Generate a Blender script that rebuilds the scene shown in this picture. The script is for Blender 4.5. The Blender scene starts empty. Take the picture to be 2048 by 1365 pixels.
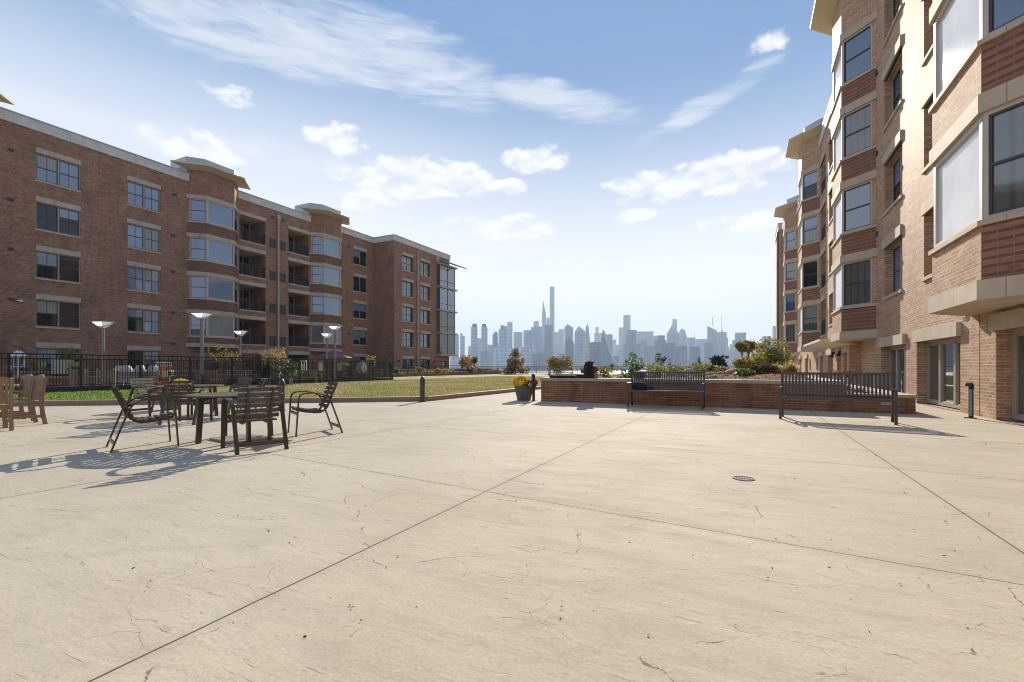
import bpy, math, random
import numpy as np
from mathutils import Vector, Matrix
random.seed(7)
RNG = np.random.default_rng(11)
R = math.radians
SC = bpy.context.scene
COL = SC.collection

# ------------------------------------------------------------------ camera
FPX, HZ, EYE = 938.7, 735.0, 1.10          # focal length in 2048-px units, horizon row, eye height
TH = R(26.4)
SN, CS = math.sin(TH), math.cos(TH)
cam = bpy.data.cameras.new("camera")
cam.sensor_width = 36.0
cam.lens = FPX * 36.0 / 2048
cam.shift_y = (HZ - 682.5) / 2048
cam.clip_start, cam.clip_end = 0.05, 30000
camo = bpy.data.objects.new("camera", cam)
COL.objects.link(camo)
camo.location = (0, 0, EYE)
camo.rotation_euler = (R(90), 0, TH)
SC.camera = camo

# ------------------------------------------------------------------ light
SUN_AZ, SUN_EL = R(-12.9), R(25.2)          # azimuth from +Y (negative = towards -X)
sdir = Vector((math.sin(SUN_AZ) * math.cos(SUN_EL), math.cos(SUN_AZ) * math.cos(SUN_EL), math.sin(SUN_EL)))
sun = bpy.data.lights.new("sun", 'SUN')
sun.energy = 4.1
sun.angle = R(0.53)
sun.color = (1.0, 0.905, 0.76)
suno = bpy.data.objects.new("sun", sun)
COL.objects.link(suno)
suno.rotation_euler = sdir.to_track_quat('Z', 'Y').to_euler()
SC.view_settings.view_transform = 'Standard'
SC.view_settings.look = 'None'
SC.view_settings.exposure = 1.05
SC.view_settings.gamma = 1.0
try:
    SC.cycles.use_denoising = True
    SC.cycles.max_bounces = 6
    SC.cycles.diffuse_bounces = 3
    SC.cycles.glossy_bounces = 3
    SC.cycles.transparent_max_bounces = 6
    SC.cycles.sample_clamp_indirect = 6.0
    SC.cycles.caustics_reflective = False
    SC.cycles.filter_width = 1.0
except Exception:
    pass


class NT:
    """small node-tree helper"""
    def __init__(s, nt):
        s.t = nt
        s.t.nodes.clear()

    def n(s, kind, **kw):
        nd = s.t.nodes.new(kind)
        for k, v in kw.items():
            if k[0] == 'i' and k[1:].isdigit():
                s.put(nd.inputs[int(k[1:])], v)
            elif k.startswith('I_'):
                s.put(nd.inputs[k[2:].replace('_', ' ')], v)
            else:
                setattr(nd, k, v)
        return nd

    def put(s, sock, v):
        if hasattr(v, 'is_output') or isinstance(v, bpy.types.NodeSocket):
            s.t.links.new(v, sock)
        elif isinstance(v, bpy.types.Node):
            s.t.links.new(v.outputs[0], sock)
        else:
            sock.default_value = v

    def math(s, op, a, b=None, c=None, clamp=False):
        nd = s.n('ShaderNodeMath', operation=op, use_clamp=clamp)
        s.put(nd.inputs[0], a)
        if b is not None: s.put(nd.inputs[1], b)
        if c is not None: s.put(nd.inputs[2], c)
        return nd.outputs[0]

    def mix(s, f, a, b, blend='MIX'):
        nd = s.n('ShaderNodeMix', data_type='RGBA', blend_type=blend)
        s.put(nd.inputs[0], f)
        s.put(nd.inputs[6], a)
        s.put(nd.inputs[7], b)
        return nd.outputs[2]

    def ramp(s, f, stops, interp='LINEAR'):
        nd = s.n('ShaderNodeValToRGB')
        nd.color_ramp.interpolation = interp
        e = nd.color_ramp.elements
        while len(e) < len(stops): e.new(0.5)
        for el, (p, c) in zip(e, stops):
            el.position = p
            el.color = c if len(c) == 4 else (*c, 1)
        s.put(nd.inputs[0], f)
        return nd.outputs[0]

    def noise(s, vec, scale, detail=4, rough=0.55, dist=0.0):
        nd = s.n('ShaderNodeTexNoise')
        if vec is not None: s.put(nd.inputs['Vector'], vec)
        nd.inputs['Scale'].default_value = scale
        nd.inputs['Detail'].default_value = detail
        nd.inputs['Roughness'].default_value = rough
        nd.inputs['Distortion'].default_value = dist
        return nd.outputs[0]

    def map(s, vec, scale=(1, 1, 1), rot=(0, 0, 0), loc=(0, 0, 0)):
        nd = s.n('ShaderNodeMapping')
        s.put(nd.inputs[0], vec)
        nd.inputs[1].default_value = loc
        nd.inputs[2].default_value = rot
        nd.inputs[3].default_value = scale
        return nd.outputs[0]

    def smooth(s, x, lo, hi):
        nd = s.n('ShaderNodeMapRange', interpolation_type='SMOOTHSTEP')
        s.put(nd.inputs[0], x)
        nd.inputs[1].default_value = lo
        nd.inputs[2].default_value = hi
        return nd.outputs[0]


def c4(c): return (c[0], c[1], c[2], 1.0)


# ------------------------------------------------------------------ world: Nishita sky with cirrus and cumulus
world = bpy.data.worlds.new("World")
SC.world = world
world.use_nodes = True
w = NT(world.node_tree)
sky = w.n('ShaderNodeTexSky', sky_type='NISHITA')
sky.sun_disc = False
sky.sun_elevation = SUN_EL
sky.sun_rotation = SUN_AZ
sky.air_density = 1.15
sky.dust_density = 0.2
sky.ozone_density = 2.2
tc = w.n('ShaderNodeTexCoord')
sep = w.n('ShaderNodeSeparateXYZ', i0=tc.outputs['Generated'])
X_, Y_, Z_ = sep.outputs
D2 = 180 / math.pi
az = w.math('ADD', w.math('MULTIPLY', w.math('ARCTAN2', X_, Y_), D2), 26.4)     # degrees from the view axis of the court
el = w.math('MULTIPLY', w.math('ARCSINE', Z_), D2)
comb = w.n('ShaderNodeCombineXYZ', i0=az, i1=el, i2=0.0)
ae = comb.outputs[0]


def blob(a, e, ra, re, tilt=0.0):
    da = w.math('SUBTRACT', az, a)
    de = w.math('SUBTRACT', w.math('SUBTRACT', el, e), w.math('MULTIPLY', da, tilt))
    q = w.math('ADD', w.math('POWER', w.math('ABSOLUTE', w.math('DIVIDE', da, ra)), 2.0),
               w.math('POWER', w.math('ABSOLUTE', w.math('DIVIDE', de, re)), 2.0))
    return w.math('SUBTRACT', 1.0, q, clamp=True)


def msum(lst):
    r = lst[0]
    for q in lst[1:]: r = w.math('MAXIMUM', r, q)
    return r


# thin cirrus streaks, drawn out along the horizon
cn1 = w.noise(w.map(ae, scale=(0.055, 0.26, 1), rot=(0, 0, R(14))), 1.0, 8, 0.62, 0.6)
cn2 = w.noise(w.map(ae, scale=(0.02, 0.09, 1), loc=(3, 7, 0)), 1.0, 5, 0.6, 0.4)
cir = msum([blob(-30, 32.0, 26, 4.2, -0.04), blob(-13, 33.0, 16, 4.4, -0.22), blob(6, 29.3, 13, 2.4, -0.18), blob(-48, 21, 40, 3.0, 0.03),
            w.math('MULTIPLY', blob(24, 28, 12, 1.6, 0.35), 0.7)])
cn3 = w.noise(w.map(ae, scale=(0.16, 1.1, 1), rot=(0, 0, R(11))), 1.0, 7, 0.65, 0.8)
cirv = w.math('ADD', w.math('MULTIPLY', w.math('SUBTRACT', cn3, 0.5), 1.1), w.math('ADD', w.math('MULTIPLY', w.math('SUBTRACT', cn1, 0.5), 1.7), w.math('MULTIPLY', cir, 0.8)))
cirm = w.math('MULTIPLY', w.smooth(cirv, 0.12, 0.95), w.smooth(cir, 0.0, 0.35))
veil = w.math('MULTIPLY', w.smooth(cn2, 0.45, 0.85), 0.35)
veil = w.math('MULTIPLY', veil, w.smooth(az, 25, -20))
# small flat cumulus
kn = w.noise(w.map(ae, scale=(0.26, 0.44, 1)), 1.0, 9, 0.58, 0.25)
cum = msum([blob(-20.0, 24.5, 5, 1.9), blob(-13.5, 21.5, 9, 3.0), blob(-7.5, 21.8, 8, 2.6, -.05), blob(3.2, 23.8, 6.0, 1.9), blob(-0.5, 21.0, 3.2, 1.2),
            blob(17.5, 20.2, 8, 2.2), blob(25.0, 20.5, 8, 2.6), blob(15.2, 17.4, 3.2, 1.0), blob(-17.8, 18.6, 5.5, 1.6),
            blob(-1, 16.6, 10, 1.8), blob(-33, 21.2, 7, 2.0), w.math('MULTIPLY', blob(29, 31.2, 3.6, 1.2), 0.6), blob(27, 15.6, 6, 1.4), w.math('MULTIPLY', blob(-31, 26.5, 4, 1.6), 0.6),
            blob(60, 22, 14, 4), blob(95, 25, 20, 5), blob(150, 24, 20, 6), blob(-110, 24, 20, 5), blob(-160, 22, 18, 5)])
cumm = w.smooth(w.math('ADD', w.math('MULTIPLY', w.math('SUBTRACT', kn, 0.5), 2.3), w.math('MULTIPLY', cum, 0.85)), 0.22, 0.66)
cumm = w.math('MULTIPLY', cumm, w.smooth(cum, 0.0, 0.2))
kn2 = w.noise(w.map(ae, scale=(0.26, 0.44, 1), loc=(0.05, 0.33, 0)), 1.0, 9, 0.58, 0.25)
shade = w.math('MULTIPLY_ADD', w.math('SUBTRACT', kn, kn2), 1.3, 0.5)
cumcol = w.ramp(shade, [(0.34, (9.3, 9.2, 9.9)), (0.62, (12.6, 12.2, 12.0))])
lum = w.n('ShaderNodeRGBToBW', i0=sky.outputs[0]).outputs[0]
fac = w.math('DIVIDE', 11.0, w.math('ADD', lum, 11.0))       # soft shoulder, like the photograph's
fcv = w.n('ShaderNodeCombineXYZ', i0=fac, i1=fac, i2=fac)
sk = w.mix(1.0, sky.outputs[0], fcv.outputs[0], 'MULTIPLY')
skyc = w.mix(0.84, sk, (1.78, 3.5, 6.9, 1))
skyc = w.mix(w.math('MULTIPLY', w.math('MULTIPLY', w.smooth(az, 12, -26), w.smooth(el, 36, 20)), 0.5), skyc, (8.8, 9.4, 10.4, 1))
sunward = w.math('MULTIPLY_ADD', w.smooth(w.math('ABSOLUTE', az), 88, 50), 0.55, 0.41)     # the pale band is strongest towards the sun
skyc = w.mix(w.math('MULTIPLY', w.smooth(el, 33, 5), sunward), skyc, (13.5, 13.1, 12.9, 1))
skyc = w.mix(veil, skyc, (7.6, 8.2, 9.2, 1))
skyc = w.mix(w.math('MULTIPLY', cirm, 0.8), skyc, (9.0, 9.3, 9.8, 1))
skyc = w.mix(w.math('MULTIPLY', cumm, 0.82), skyc, cumcol)
bg = w.n('ShaderNodeBackground', i0=skyc, i1=0.046)
wo = w.n('ShaderNodeOutputWorld', i0=bg)


# ------------------------------------------------------------------ helpers: pixels, meshes, tags
def P(px, d):
    """plan position of the vertical line seen at column px, at depth d along the view axis"""
    lat = (px - 1024) / FPX * d
    return (-SN * d + CS * lat, CS * d + SN * lat)


def zof(py, d): return EYE + (HZ - py) / FPX * d


def onX(px, X):
    """Y where the line of sight at column px meets the plane X"""
    k = -SN + CS * (px - 1024) / FPX
    d = X / k
    return d * (CS + SN * (px - 1024) / FPX), d


class MB:
    def __init__(s):
        s.v, s.f = [], []

    def add(s, vs, fs):
        b = len(s.v)
        s.v += [tuple(v) for v in vs]
        s.f += [tuple(i + b for i in f) for f in fs]
        return s

    def quad(s, a, b, c, d): return s.add([a, b, c, d], [(0, 1, 2, 3)])

    def box(s, x0, y0, z0, x1, y1, z1):
        return s.hexa([(x0, y0, z0), (x1, y0, z0), (x1, y1, z0), (x0, y1, z0)], [(x0, y0, z1), (x1, y0, z1), (x1, y1, z1), (x0, y1, z1)])

    def hexa(s, lo, hi):
        n = len(lo)
        fs = [tuple(range(n - 1, -1, -1)), tuple(range(n, 2 * n))]
        for i in range(n):
            j = (i + 1) % n
            fs.append((i, j, n + j, n + i))
        return s.add(list(lo) + list(hi), fs)

    def prism(s, poly, z0, z1): return s.hexa([(p[0], p[1], z0) for p in poly], [(p[0], p[1], z1) for p in poly])

    def bar(s, a, b, wx, wy, up=(0, 0, 1)):
        """rectangular bar from a to b; wx across (horizontal), wy along 'up'"""
        a, b = Vector(a), Vector(b)
        d = (b - a).normalized()
        u = Vector(up)
        if abs(d.dot(u)) > 0.98: u = Vector((0, 1, 0))
        x = d.cross(u).normalized()
        y = x.cross(d).normalized()
        x, y = x * wx / 2, y * wy / 2
        return s.hexa([a - x - y, a + x - y, a + x + y, a - x + y], [b - x - y, b + x - y, b + x + y, b - x + y])

    def ribbon(s, pts, wide, thick, axis=(1, 0, 0)):
        """flat strip of width 'wide' along axis following pts"""
        ax = Vector(axis).normalized()
        rings = []
        for i, p in enumerate(pts):
            p = Vector(p)
            t = (Vector(pts[min(i + 1, len(pts) - 1)]) - Vector(pts[max(i - 1, 0)])).normalized()
            nn = t.cross(ax).normalized()
            rings.append([p - ax * wide / 2 - nn * thick / 2, p + ax * wide / 2 - nn * thick / 2, p + ax * wide / 2 + nn * thick / 2, p - ax * wide / 2 + nn * thick / 2])
        return s.loft(rings)

    def loft(s, rings, cap=True):
        n = len(rings[0])
        vs = [p for r in rings for p in r]
        fs = []
        for k in range(len(rings) - 1):
            for i in range(n):
                j = (i + 1) % n
                fs.append((k * n + i, k * n + j, (k + 1) * n + j, (k + 1) * n + i))
        if cap:
            fs.append(tuple(range(n - 1, -1, -1)))
            fs.append(tuple((len(rings) - 1) * n + i for i in range(n)))
        return s.add(vs, fs)

    def tube(s, pts, rad, n=8):
        rings = []
        m = len(pts)
        for i, p in enumerate(pts):
            p = Vector(p)
            t = (Vector(pts[min(i + 1, m - 1)]) - Vector(pts[max(i - 1, 0)]))
            t = t.normalized() if t.length > 1e-9 else Vector((0, 0, 1))
            u = Vector((0, 0, 1)) if abs(t.z) < 0.95 else Vector((1, 0, 0))
            x = t.cross(u).normalized()
            y = x.cross(t).normalized()
            r = rad[i] if isinstance(rad, (list, tuple)) else rad
            rings.append([p + x * r * math.cos(2 * math.pi * k / n) + y * r * math.sin(2 * math.pi * k / n) for k in range(n)])
        return s.loft(rings)

    def lathe(s, prof, n=20, c=(0, 0, 0), sx=1.0, sy=1.0):
        rings = [[(c[0] + r * sx * math.cos(2 * math.pi * k / n), c[1] + r * sy * math.sin(2 * math.pi * k / n), c[2] + z) for k in range(n)] for r, z in prof]
        return s.loft(rings)

    def build(s, name, m, parent=None, off=(0, 0, 0), smooth=False, bevel=0.0):
        me = bpy.data.meshes.new(name)
        v = np.array(s.v, dtype=np.float64) - np.array(off)
        me.from_pydata(v.tolist(), [], s.f)
        me.update()
        uv = me.uv_layers.new(name="UVMap")
        vw = np.array(s.v)
        buf = np.zeros(len(me.loops) * 2)
        for p in me.polygons:
            nx, ny, nz = p.normal
            if abs(nz) > 0.75 or (nx * nx + ny * ny) < 1e-9:
                for li in p.loop_indices:
                    q = vw[me.loops[li].vertex_index]
                    buf[2 * li], buf[2 * li + 1] = q[0], q[1]
            else:
                h = math.hypot(nx, ny)
                tx, ty = -ny / h, nx / h
                for li in p.loop_indices:
                    q = vw[me.loops[li].vertex_index]
                    buf[2 * li], buf[2 * li + 1] = q[0] * tx + q[1] * ty, q[2]
        uv.data.foreach_set('uv', buf)
        if m is not None: me.materials.append(m)
        if smooth: me.shade_smooth()
        o = bpy.data.objects.new(name, me)
        COL.objects.link(o)
        if parent is not None: o.parent = parent
        if bevel:
            b = o.modifiers.new('bevel', 'BEVEL')
            b.width = bevel
            b.segments = 2
            b.limit_method = 'ANGLE'
        return o


def tag(o, label=None, cat=None, group=None, kind=None):
    if label: o['label'] = label
    if cat: o['category'] = cat
    if group: o['group'] = group
    if kind: o['kind'] = kind
    return o


def thing(name, label, cat, loc=(0, 0, 0), rz=0.0, group=None):
    o = bpy.data.objects.new(name, None)
    COL.objects.link(o)
    o.location = loc
    o.rotation_euler = (0, 0, rz)
    o.empty_display_size = 0.2
    return tag(o, label, cat, group, 'thing')


def dup(root, loc, rz, label=None):
    r = root.copy()
    COL.objects.link(r)
    r.location = loc
    r.rotation_euler = (0, 0, rz)
    if label: r['label'] = label
    for ch in list(root.children):
        c = ch.copy()
        COL.objects.link(c)
        c.parent = r
        for g in list(ch.children):
            d = g.copy()
            COL.objects.link(d)
            d.parent = c
    return r


# ------------------------------------------------------------------ materials
MATS = {}


def newmat(name):
    m = bpy.data.materials.new(name)
    m.use_nodes = True
    MATS[name] = m
    t = NT(m.node_tree)
    out = t.n('ShaderNodeOutputMaterial')
    bs = t.n('ShaderNodeBsdfPrincipled')
    t.t.links.new(bs.outputs[0], out.inputs[0])
    t.bs, t.out = bs, out
    return m, t


def plain(name, col, rough=0.6, var=0.12, scale=3.0, metal=0.0, spec=0.5, bump=0.0, bscale=40):
    m, t = newmat(name)
    co = t.n('ShaderNodeTexCoord').outputs['Object']
    nz = t.noise(co, scale, 6, 0.6)
    dk = tuple(c * (1 - var * 1.6) for c in col)
    lt = tuple(min(1, c * (1 + var)) for c in col)
    t.put(t.bs.inputs['Base Color'], t.ramp(nz, [(0.3, dk), (0.7, lt)]))
    t.put(t.bs.inputs['Roughness'], t.math('MULTIPLY_ADD', nz, 0.25, rough - 0.12))
    t.bs.inputs['Metallic'].default_value = metal
    t.bs.inputs['Specular IOR Level'].default_value = spec
    if bump:
        b = t.n('ShaderNodeBump')
        b.inputs['Strength'].default_value = bump
        b.inputs['Distance'].default_value = 0.01
        t.put(b.inputs['Height'], t.noise(co, bscale, 5, 0.6))
        t.put(t.bs.inputs['Normal'], b.outputs[0])
    return m


def brick(name, a, b, mortar, dark=None, bw=0.215, rh=0.072, ms=0.011, rough=0.55, spec=0.5, stripe=None, bump=0.35, gate=False, plainc=None, stain=0.0):
    m, t = newmat(name)
    uv = t.n('ShaderNodeTexCoord').outputs['UV']
    ob = t.n('ShaderNodeTexCoord').outputs['Object']
    br = t.n('ShaderNodeTexBrick')
    t.put(br.inputs['Vector'], uv)
    br.inputs['Color1'].default_value = c4(a)
    br.inputs['Color2'].default_value = c4(b)
    br.inputs['Mortar'].default_value = c4(mortar)
    br.inputs['Scale'].default_value = 1.0
    br.inputs['Mortar Size'].default_value = ms
    br.inputs['Mortar Smooth'].default_value = 0.2
    br.inputs['Bias'].default_value = -0.1
    br.inputs['Brick Width'].default_value = bw
    br.inputs['Row Height'].default_value = rh
    col = br.outputs['Color']
    nx_ = None
    if gate:        # the flat fronts of the bays are laid in the plain wall brick, the canted sides in striped courses
        nx_ = t.math('LESS_THAN', t.math('ABSOLUTE', t.n('ShaderNodeSeparateXYZ', i0=t.n('ShaderNodeNewGeometry').outputs['True Normal']).outputs[0]), 0.93)
        b2 = t.n('ShaderNodeTexBrick')
        t.put(b2.inputs['Vector'], uv)
        for q, v in (('Color1', c4(plainc[0])), ('Color2', c4(plainc[1])), ('Mortar', (0.56, 0.455, 0.33, 1)), ('Scale', 1.0), ('Mortar Size', 0.009), ('Bias', -0.1), ('Brick Width', bw), ('Row Height', rh)):
            b2.inputs[q].default_value = v
        col = t.mix(nx_, b2.outputs['Color'], col)
    # single bricks and larger patches differ in tone
    patch = t.noise(ob, 0.55, 5, 0.6)
    col = t.mix(t.math('MULTIPLY', t.smooth(patch, 0.4, 0.75), 0.45), col, c4(dark or tuple(x * 0.6 for x in a)), 'MIX')
    stk = t.noise(t.map(uv, scale=(0.9, 7.5, 1)), 1.0, 5, 0.65)
    col = t.mix(0.55, col, t.ramp(stk, [(0.3, (0.30, 0.30, 0.31)), (0.7, (0.72, 0.70, 0.68))]), 'OVERLAY')
    fine = t.noise(t.map(uv, scale=(6, 16, 1)), 1.0, 3, 0.6)
    col = t.mix(0.45, col, t.ramp(fine, [(0.25, (0.35, 0.35, 0.36)), (0.75, (0.78, 0.76, 0.74))]), 'OVERLAY')
    if stripe:
        su = t.n('ShaderNodeSeparateXYZ', i0=uv)
        row = t.math('FLOOR', t.math('DIVIDE', su.outputs[1], rh))
        par = t.math('FLOORED_MODULO', row, 2.0)
        par = t.math('MULTIPLY', par, t.math('SUBTRACT', 1.0, br.outputs['Fac']))
        if nx_ is not None: par = t.math('MULTIPLY', par, nx_)
        col = t.mix(t.math('MULTIPLY', par, 0.65), col, c4(stripe))
    if stain:
        sn = t.noise(t.map(ob, scale=(1.1, 1.1, 0.5)), 1.3, 6, 0.65)
        col = t.mix(t.math('MULTIPLY', t.smooth(sn, 0.45, 0.72), stain), col, (0.045, 0.028, 0.02, 1))
    t.put(t.bs.inputs['Base Color'], col)
    t.bs.inputs['Roughness'].default_value = rough
    t.bs.inputs['Specular IOR Level'].default_value = spec
    bp = t.n('ShaderNodeBump')
    bp.inputs['Strength'].default_value = bump
    bp.inputs['Distance'].default_value = 0.012
    t.put(bp.inputs['Height'], t.math('ADD', t.math('SUBTRACT', 1.0, br.outputs['Fac']), t.math('MULTIPLY', fine, 0.35)))
    t.put(t.bs.inputs['Normal'], bp.outputs[0])
    return m


def glass(name, base, rough=0.03, ior=2.0, wav=0.02, stripe=None):
    m, t = newmat(name)
    ob = t.n('ShaderNodeTexCoord').outputs['Object']
    nz = t.noise(ob, 0.9, 3, 0.5)
    col = t.ramp(nz, [(0.35, tuple(c * 0.85 for c in base)), (0.65, tuple(c * 1.12 for c in base))])
    if stripe:      # closed blinds or curtains behind the pane
        sp = t.n('ShaderNodeSeparateXYZ', i0=t.n('ShaderNodeTexCoord').outputs['UV'])
        s = t.math('SINE', t.math('MULTIPLY', sp.outputs[stripe[0]], stripe[1]))
        col = t.mix(t.smooth(s, 0.2, 1.0), col, c4(tuple(c * 0.6 for c in base)))
    t.put(t.bs.inputs['Base Color'], col)
    t.bs.inputs['Roughness'].default_value = rough
    t.bs.inputs['IOR'].default_value = ior
    b = t.n('ShaderNodeBump')
    b.inputs['Strength'].default_value = wav
    b.inputs['Distance'].default_value = 0.05
    t.put(b.inputs['Height'], t.noise(ob, 1.3, 2, 0.5))
    t.put(t.bs.inputs['Normal'], b.outputs[0])
    return m


def leafmat(name, cols, trans=0.35, rough=0.5):
    m, t = newmat(name)
    g = t.n('ShaderNodeNewGeometry')
    k = len(cols) - 1
    col = t.ramp(g.outputs['Random Per Island'], [(i / max(k, 1), c) for i, c in enumerate(cols)])
    t.put(t.bs.inputs['Base Color'], col)
    t.bs.inputs['Roughness'].default_value = rough
    t.bs.inputs['Specular IOR Level'].default_value = 0.3
    tr = t.n('ShaderNodeBsdfTranslucent')
    t.put(tr.inputs[0], t.mix(0.5, col, t.mix(1.0, col, (1.6, 1.5, 0.7, 1), 'MULTIPLY')))
    mx = t.n('ShaderNodeMixShader', i0=trans)
    t.t.links.new(t.bs.outputs[0], mx.inputs[1])
    t.t.links.new(tr.outputs[0], mx.inputs[2])
    t.t.links.new(mx.outputs[0], t.out.inputs[0])
    return m


BR_L = brick('brick_plum', (0.235, 0.10, 0.057), (0.41, 0.20, 0.11), (0.35, 0.265, 0.195), dark=(0.175, 0.088, 0.062), rough=0.8, spec=0.15, stain=0.25)
BR_LS = brick('brick_plum_striped', (0.205, 0.092, 0.06), (0.29, 0.14, 0.085), (0.25, 0.175, 0.13), dark=(0.14, 0.075, 0.055), stripe=(0.085, 0.048, 0.043), rough=0.8, spec=0.15)
BR_R = brick('brick_tan', (0.36, 0.19, 0.105), (0.53, 0.335, 0.205), (0.56, 0.455, 0.33), dark=(0.30, 0.165, 0.10), rough=0.7, spec=0.22, ms=0.009)
BR_RS = brick('brick_tan_striped', (0.26, 0.125, 0.075), (0.36, 0.185, 0.11), (0.28, 0.18, 0.135), dark=(0.25, 0.12, 0.08), stripe=(0.10, 0.055, 0.05), rough=0.75, spec=0.16, gate=True, plainc=((0.36, 0.19, 0.105), (0.53, 0.335, 0.205)), ms=0.009)
BR_P = brick('brick_planter', (0.235, 0.10, 0.05), (0.36, 0.17, 0.088), (0.38, 0.26, 0.175), dark=(0.16, 0.075, 0.045), bw=0.24, rh=0.066, ms=0.008, rough=0.8, spec=0.2, stain=0.55)


def caststone(name, col, stain=0.35, joint=1.2):
    m, t = newmat(name)
    co = t.n('ShaderNodeTexCoord')
    ob, uv = co.outputs['Object'], co.outputs['UV']
    nz = t.noise(ob, 2.2, 7, 0.62)
    st = t.noise(t.map(ob, scale=(2.5, 2.5, 0.35)), 1.0, 5, 0.6)
    c = t.ramp(nz, [(0.25, tuple(x * 0.78 for x in col)), (0.75, tuple(min(1, x * 1.1) for x in col))])
    c = t.mix(t.math('MULTIPLY', t.smooth(st, 0.5, 0.8), stain), c, c4(tuple(x * 0.45 for x in col)))
    if joint:
        su = t.n('ShaderNodeSeparateXYZ', i0=uv)
        pp = t.math('PINGPONG', su.outputs[0], joint)
        c = t.mix(t.math('MULTIPLY', t.math('LESS_THAN', pp, 0.008), 0.7), c, c4(tuple(x * 0.3 for x in col)))
    t.put(t.bs.inputs['Base Color'], c)
    t.bs.inputs['Roughness'].default_value = 0.75
    b = t.n('ShaderNodeBump')
    b.inputs['Strength'].default_value = 0.25
    b.inputs['Distance'].default_value = 0.01
    t.put(b.inputs['Height'], t.noise(ob, 30, 5, 0.6))
    t.put(t.bs.inputs['Normal'], b.outputs[0])
    return m


STONE = caststone('cast_stone', (0.56, 0.45, 0.33))
STONE_L = caststone('cast_stone_weathered', (0.52, 0.42, 0.32), stain=0.55)
COPING = caststone('coping_stone', (0.48, 0.40, 0.30), stain=0.6, joint=1.5)
CORN = caststone('cornice_panel', (0.66, 0.61, 0.54), stain=0.25, joint=1.9)
SOFFIT = plain('soffit_cream', (0.68, 0.57, 0.40), 0.6, 0.06, 0.8)
CAPM = plain('roof_metal', (0.42, 0.42, 0.41), 0.4, 0.1, 2.0, metal=0.6)
FRAME = plain('frame_taupe', (0.40, 0.34, 0.27), 0.45, 0.06)
FRAMEL = plain('frame_pale', (0.52, 0.46, 0.39), 0.5, 0.06)
SASH = plain('sash_dark', (0.06, 0.052, 0.048), 0.4, 0.1)
BLACK = plain('black_metal', (0.018, 0.017, 0.017), 0.38, 0.15, 6.0)
BRONZE = plain('bronze_metal', (0.058, 0.044, 0.032), 0.36, 0.18, 7.0, spec=0.6)
BRONZE2 = plain('bronze_slat', (0.072, 0.055, 0.041), 0.38, 0.2, 6.0, spec=0.6)
GALV = plain('galvanised_metal', (0.40, 0.36, 0.31), 0.45, 0.1, 2.0, metal=0.3)
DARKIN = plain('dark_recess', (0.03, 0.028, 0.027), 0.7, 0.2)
WHITE = plain('white_paint', (0.75, 0.74, 0.72), 0.5, 0.05)
G_SKY = glass('glass_sky_tint', (0.02, 0.07, 0.15), ior=2.6)  # blue of the reflected sky is put into the pane's base colour
G_WHITE = glass('glass_white_blind', (0.80, 0.80, 0.79), rough=0.05, ior=1.9)
G_DARK = glass('glass_dark', (0.014, 0.016, 0.018), ior=1.6)
G_BLIND = glass('glass_blind_sky_tint', (0.15, 0.24, 0.36), rough=0.06, ior=2.2, stripe=(1, 90))  # drawn blinds, their colour tinted with the blue of reflected sky
G_CURT = glass('glass_curtain', (0.30, 0.30, 0.27), rough=0.06, ior=1.7, stripe=(0, 45))
G_DOOR = glass('glass_door', (0.10, 0.115, 0.09), rough=0.02, ior=1.8, stripe=(0, 60))
G_GREY = glass('glass_grey_curtain', (0.10, 0.11, 0.10), rough=0.04, ior=2.2, stripe=(0, 22))
G_OLIVE = glass('glass_olive', (0.17, 0.18, 0.14), rough=0.05, ior=1.7)
LEAD = plain('vent_dark', (0.07, 0.05, 0.045), 0.6, 0.2)


def slats(name, a, b, freq, axis=2, rough=0.6):
    m, t = newmat(name)
    sp = t.n('ShaderNodeSeparateXYZ', i0=t.n('ShaderNodeTexCoord').outputs['Object'])
    s = t.math('SINE', t.math('MULTIPLY', sp.outputs[axis], freq))
    t.put(t.bs.inputs['Base Color'], t.mix(t.smooth(s, -0.2, 0.4), c4(a), c4(b)))
    t.bs.inputs['Roughness'].default_value = rough
    return m


LOUVER = slats('louver_dark', (0.02, 0.016, 0.014), (0.10, 0.075, 0.062), 60)


def wood(name, a, b, rough=0.6):
    m, t = newmat(name)
    ob = t.n('ShaderNodeTexCoord').outputs['Object']
    g = t.noise(t.map(ob, scale=(22, 22, 1.6)), 1.0, 5, 0.6, 0.4)
    h = t.noise(ob, 2.5, 4, 0.6)
    c = t.ramp(g, [(0.3, a), (0.7, b)])
    c = t.mix(t.math('MULTIPLY', h, 0.4), c, c4(tuple(x * 0.6 for x in a)))
    t.put(t.bs.inputs['Base Color'], c)
    t.bs.inputs['Roughness'].default_value = rough
    return m


TEAK = wood('teak_weathered', (0.26, 0.165, 0.095), (0.46, 0.32, 0.19))
TEAKG = wood('teak_grey', (0.22, 0.15, 0.098), (0.40, 0.285, 0.185))
BARK = wood('bark', (0.10, 0.075, 0.055), (0.22, 0.17, 0.13), 0.85)
DRIFT = wood('driftwood', (0.34, 0.28, 0.22), (0.60, 0.52, 0.43), 0.8)

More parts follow.
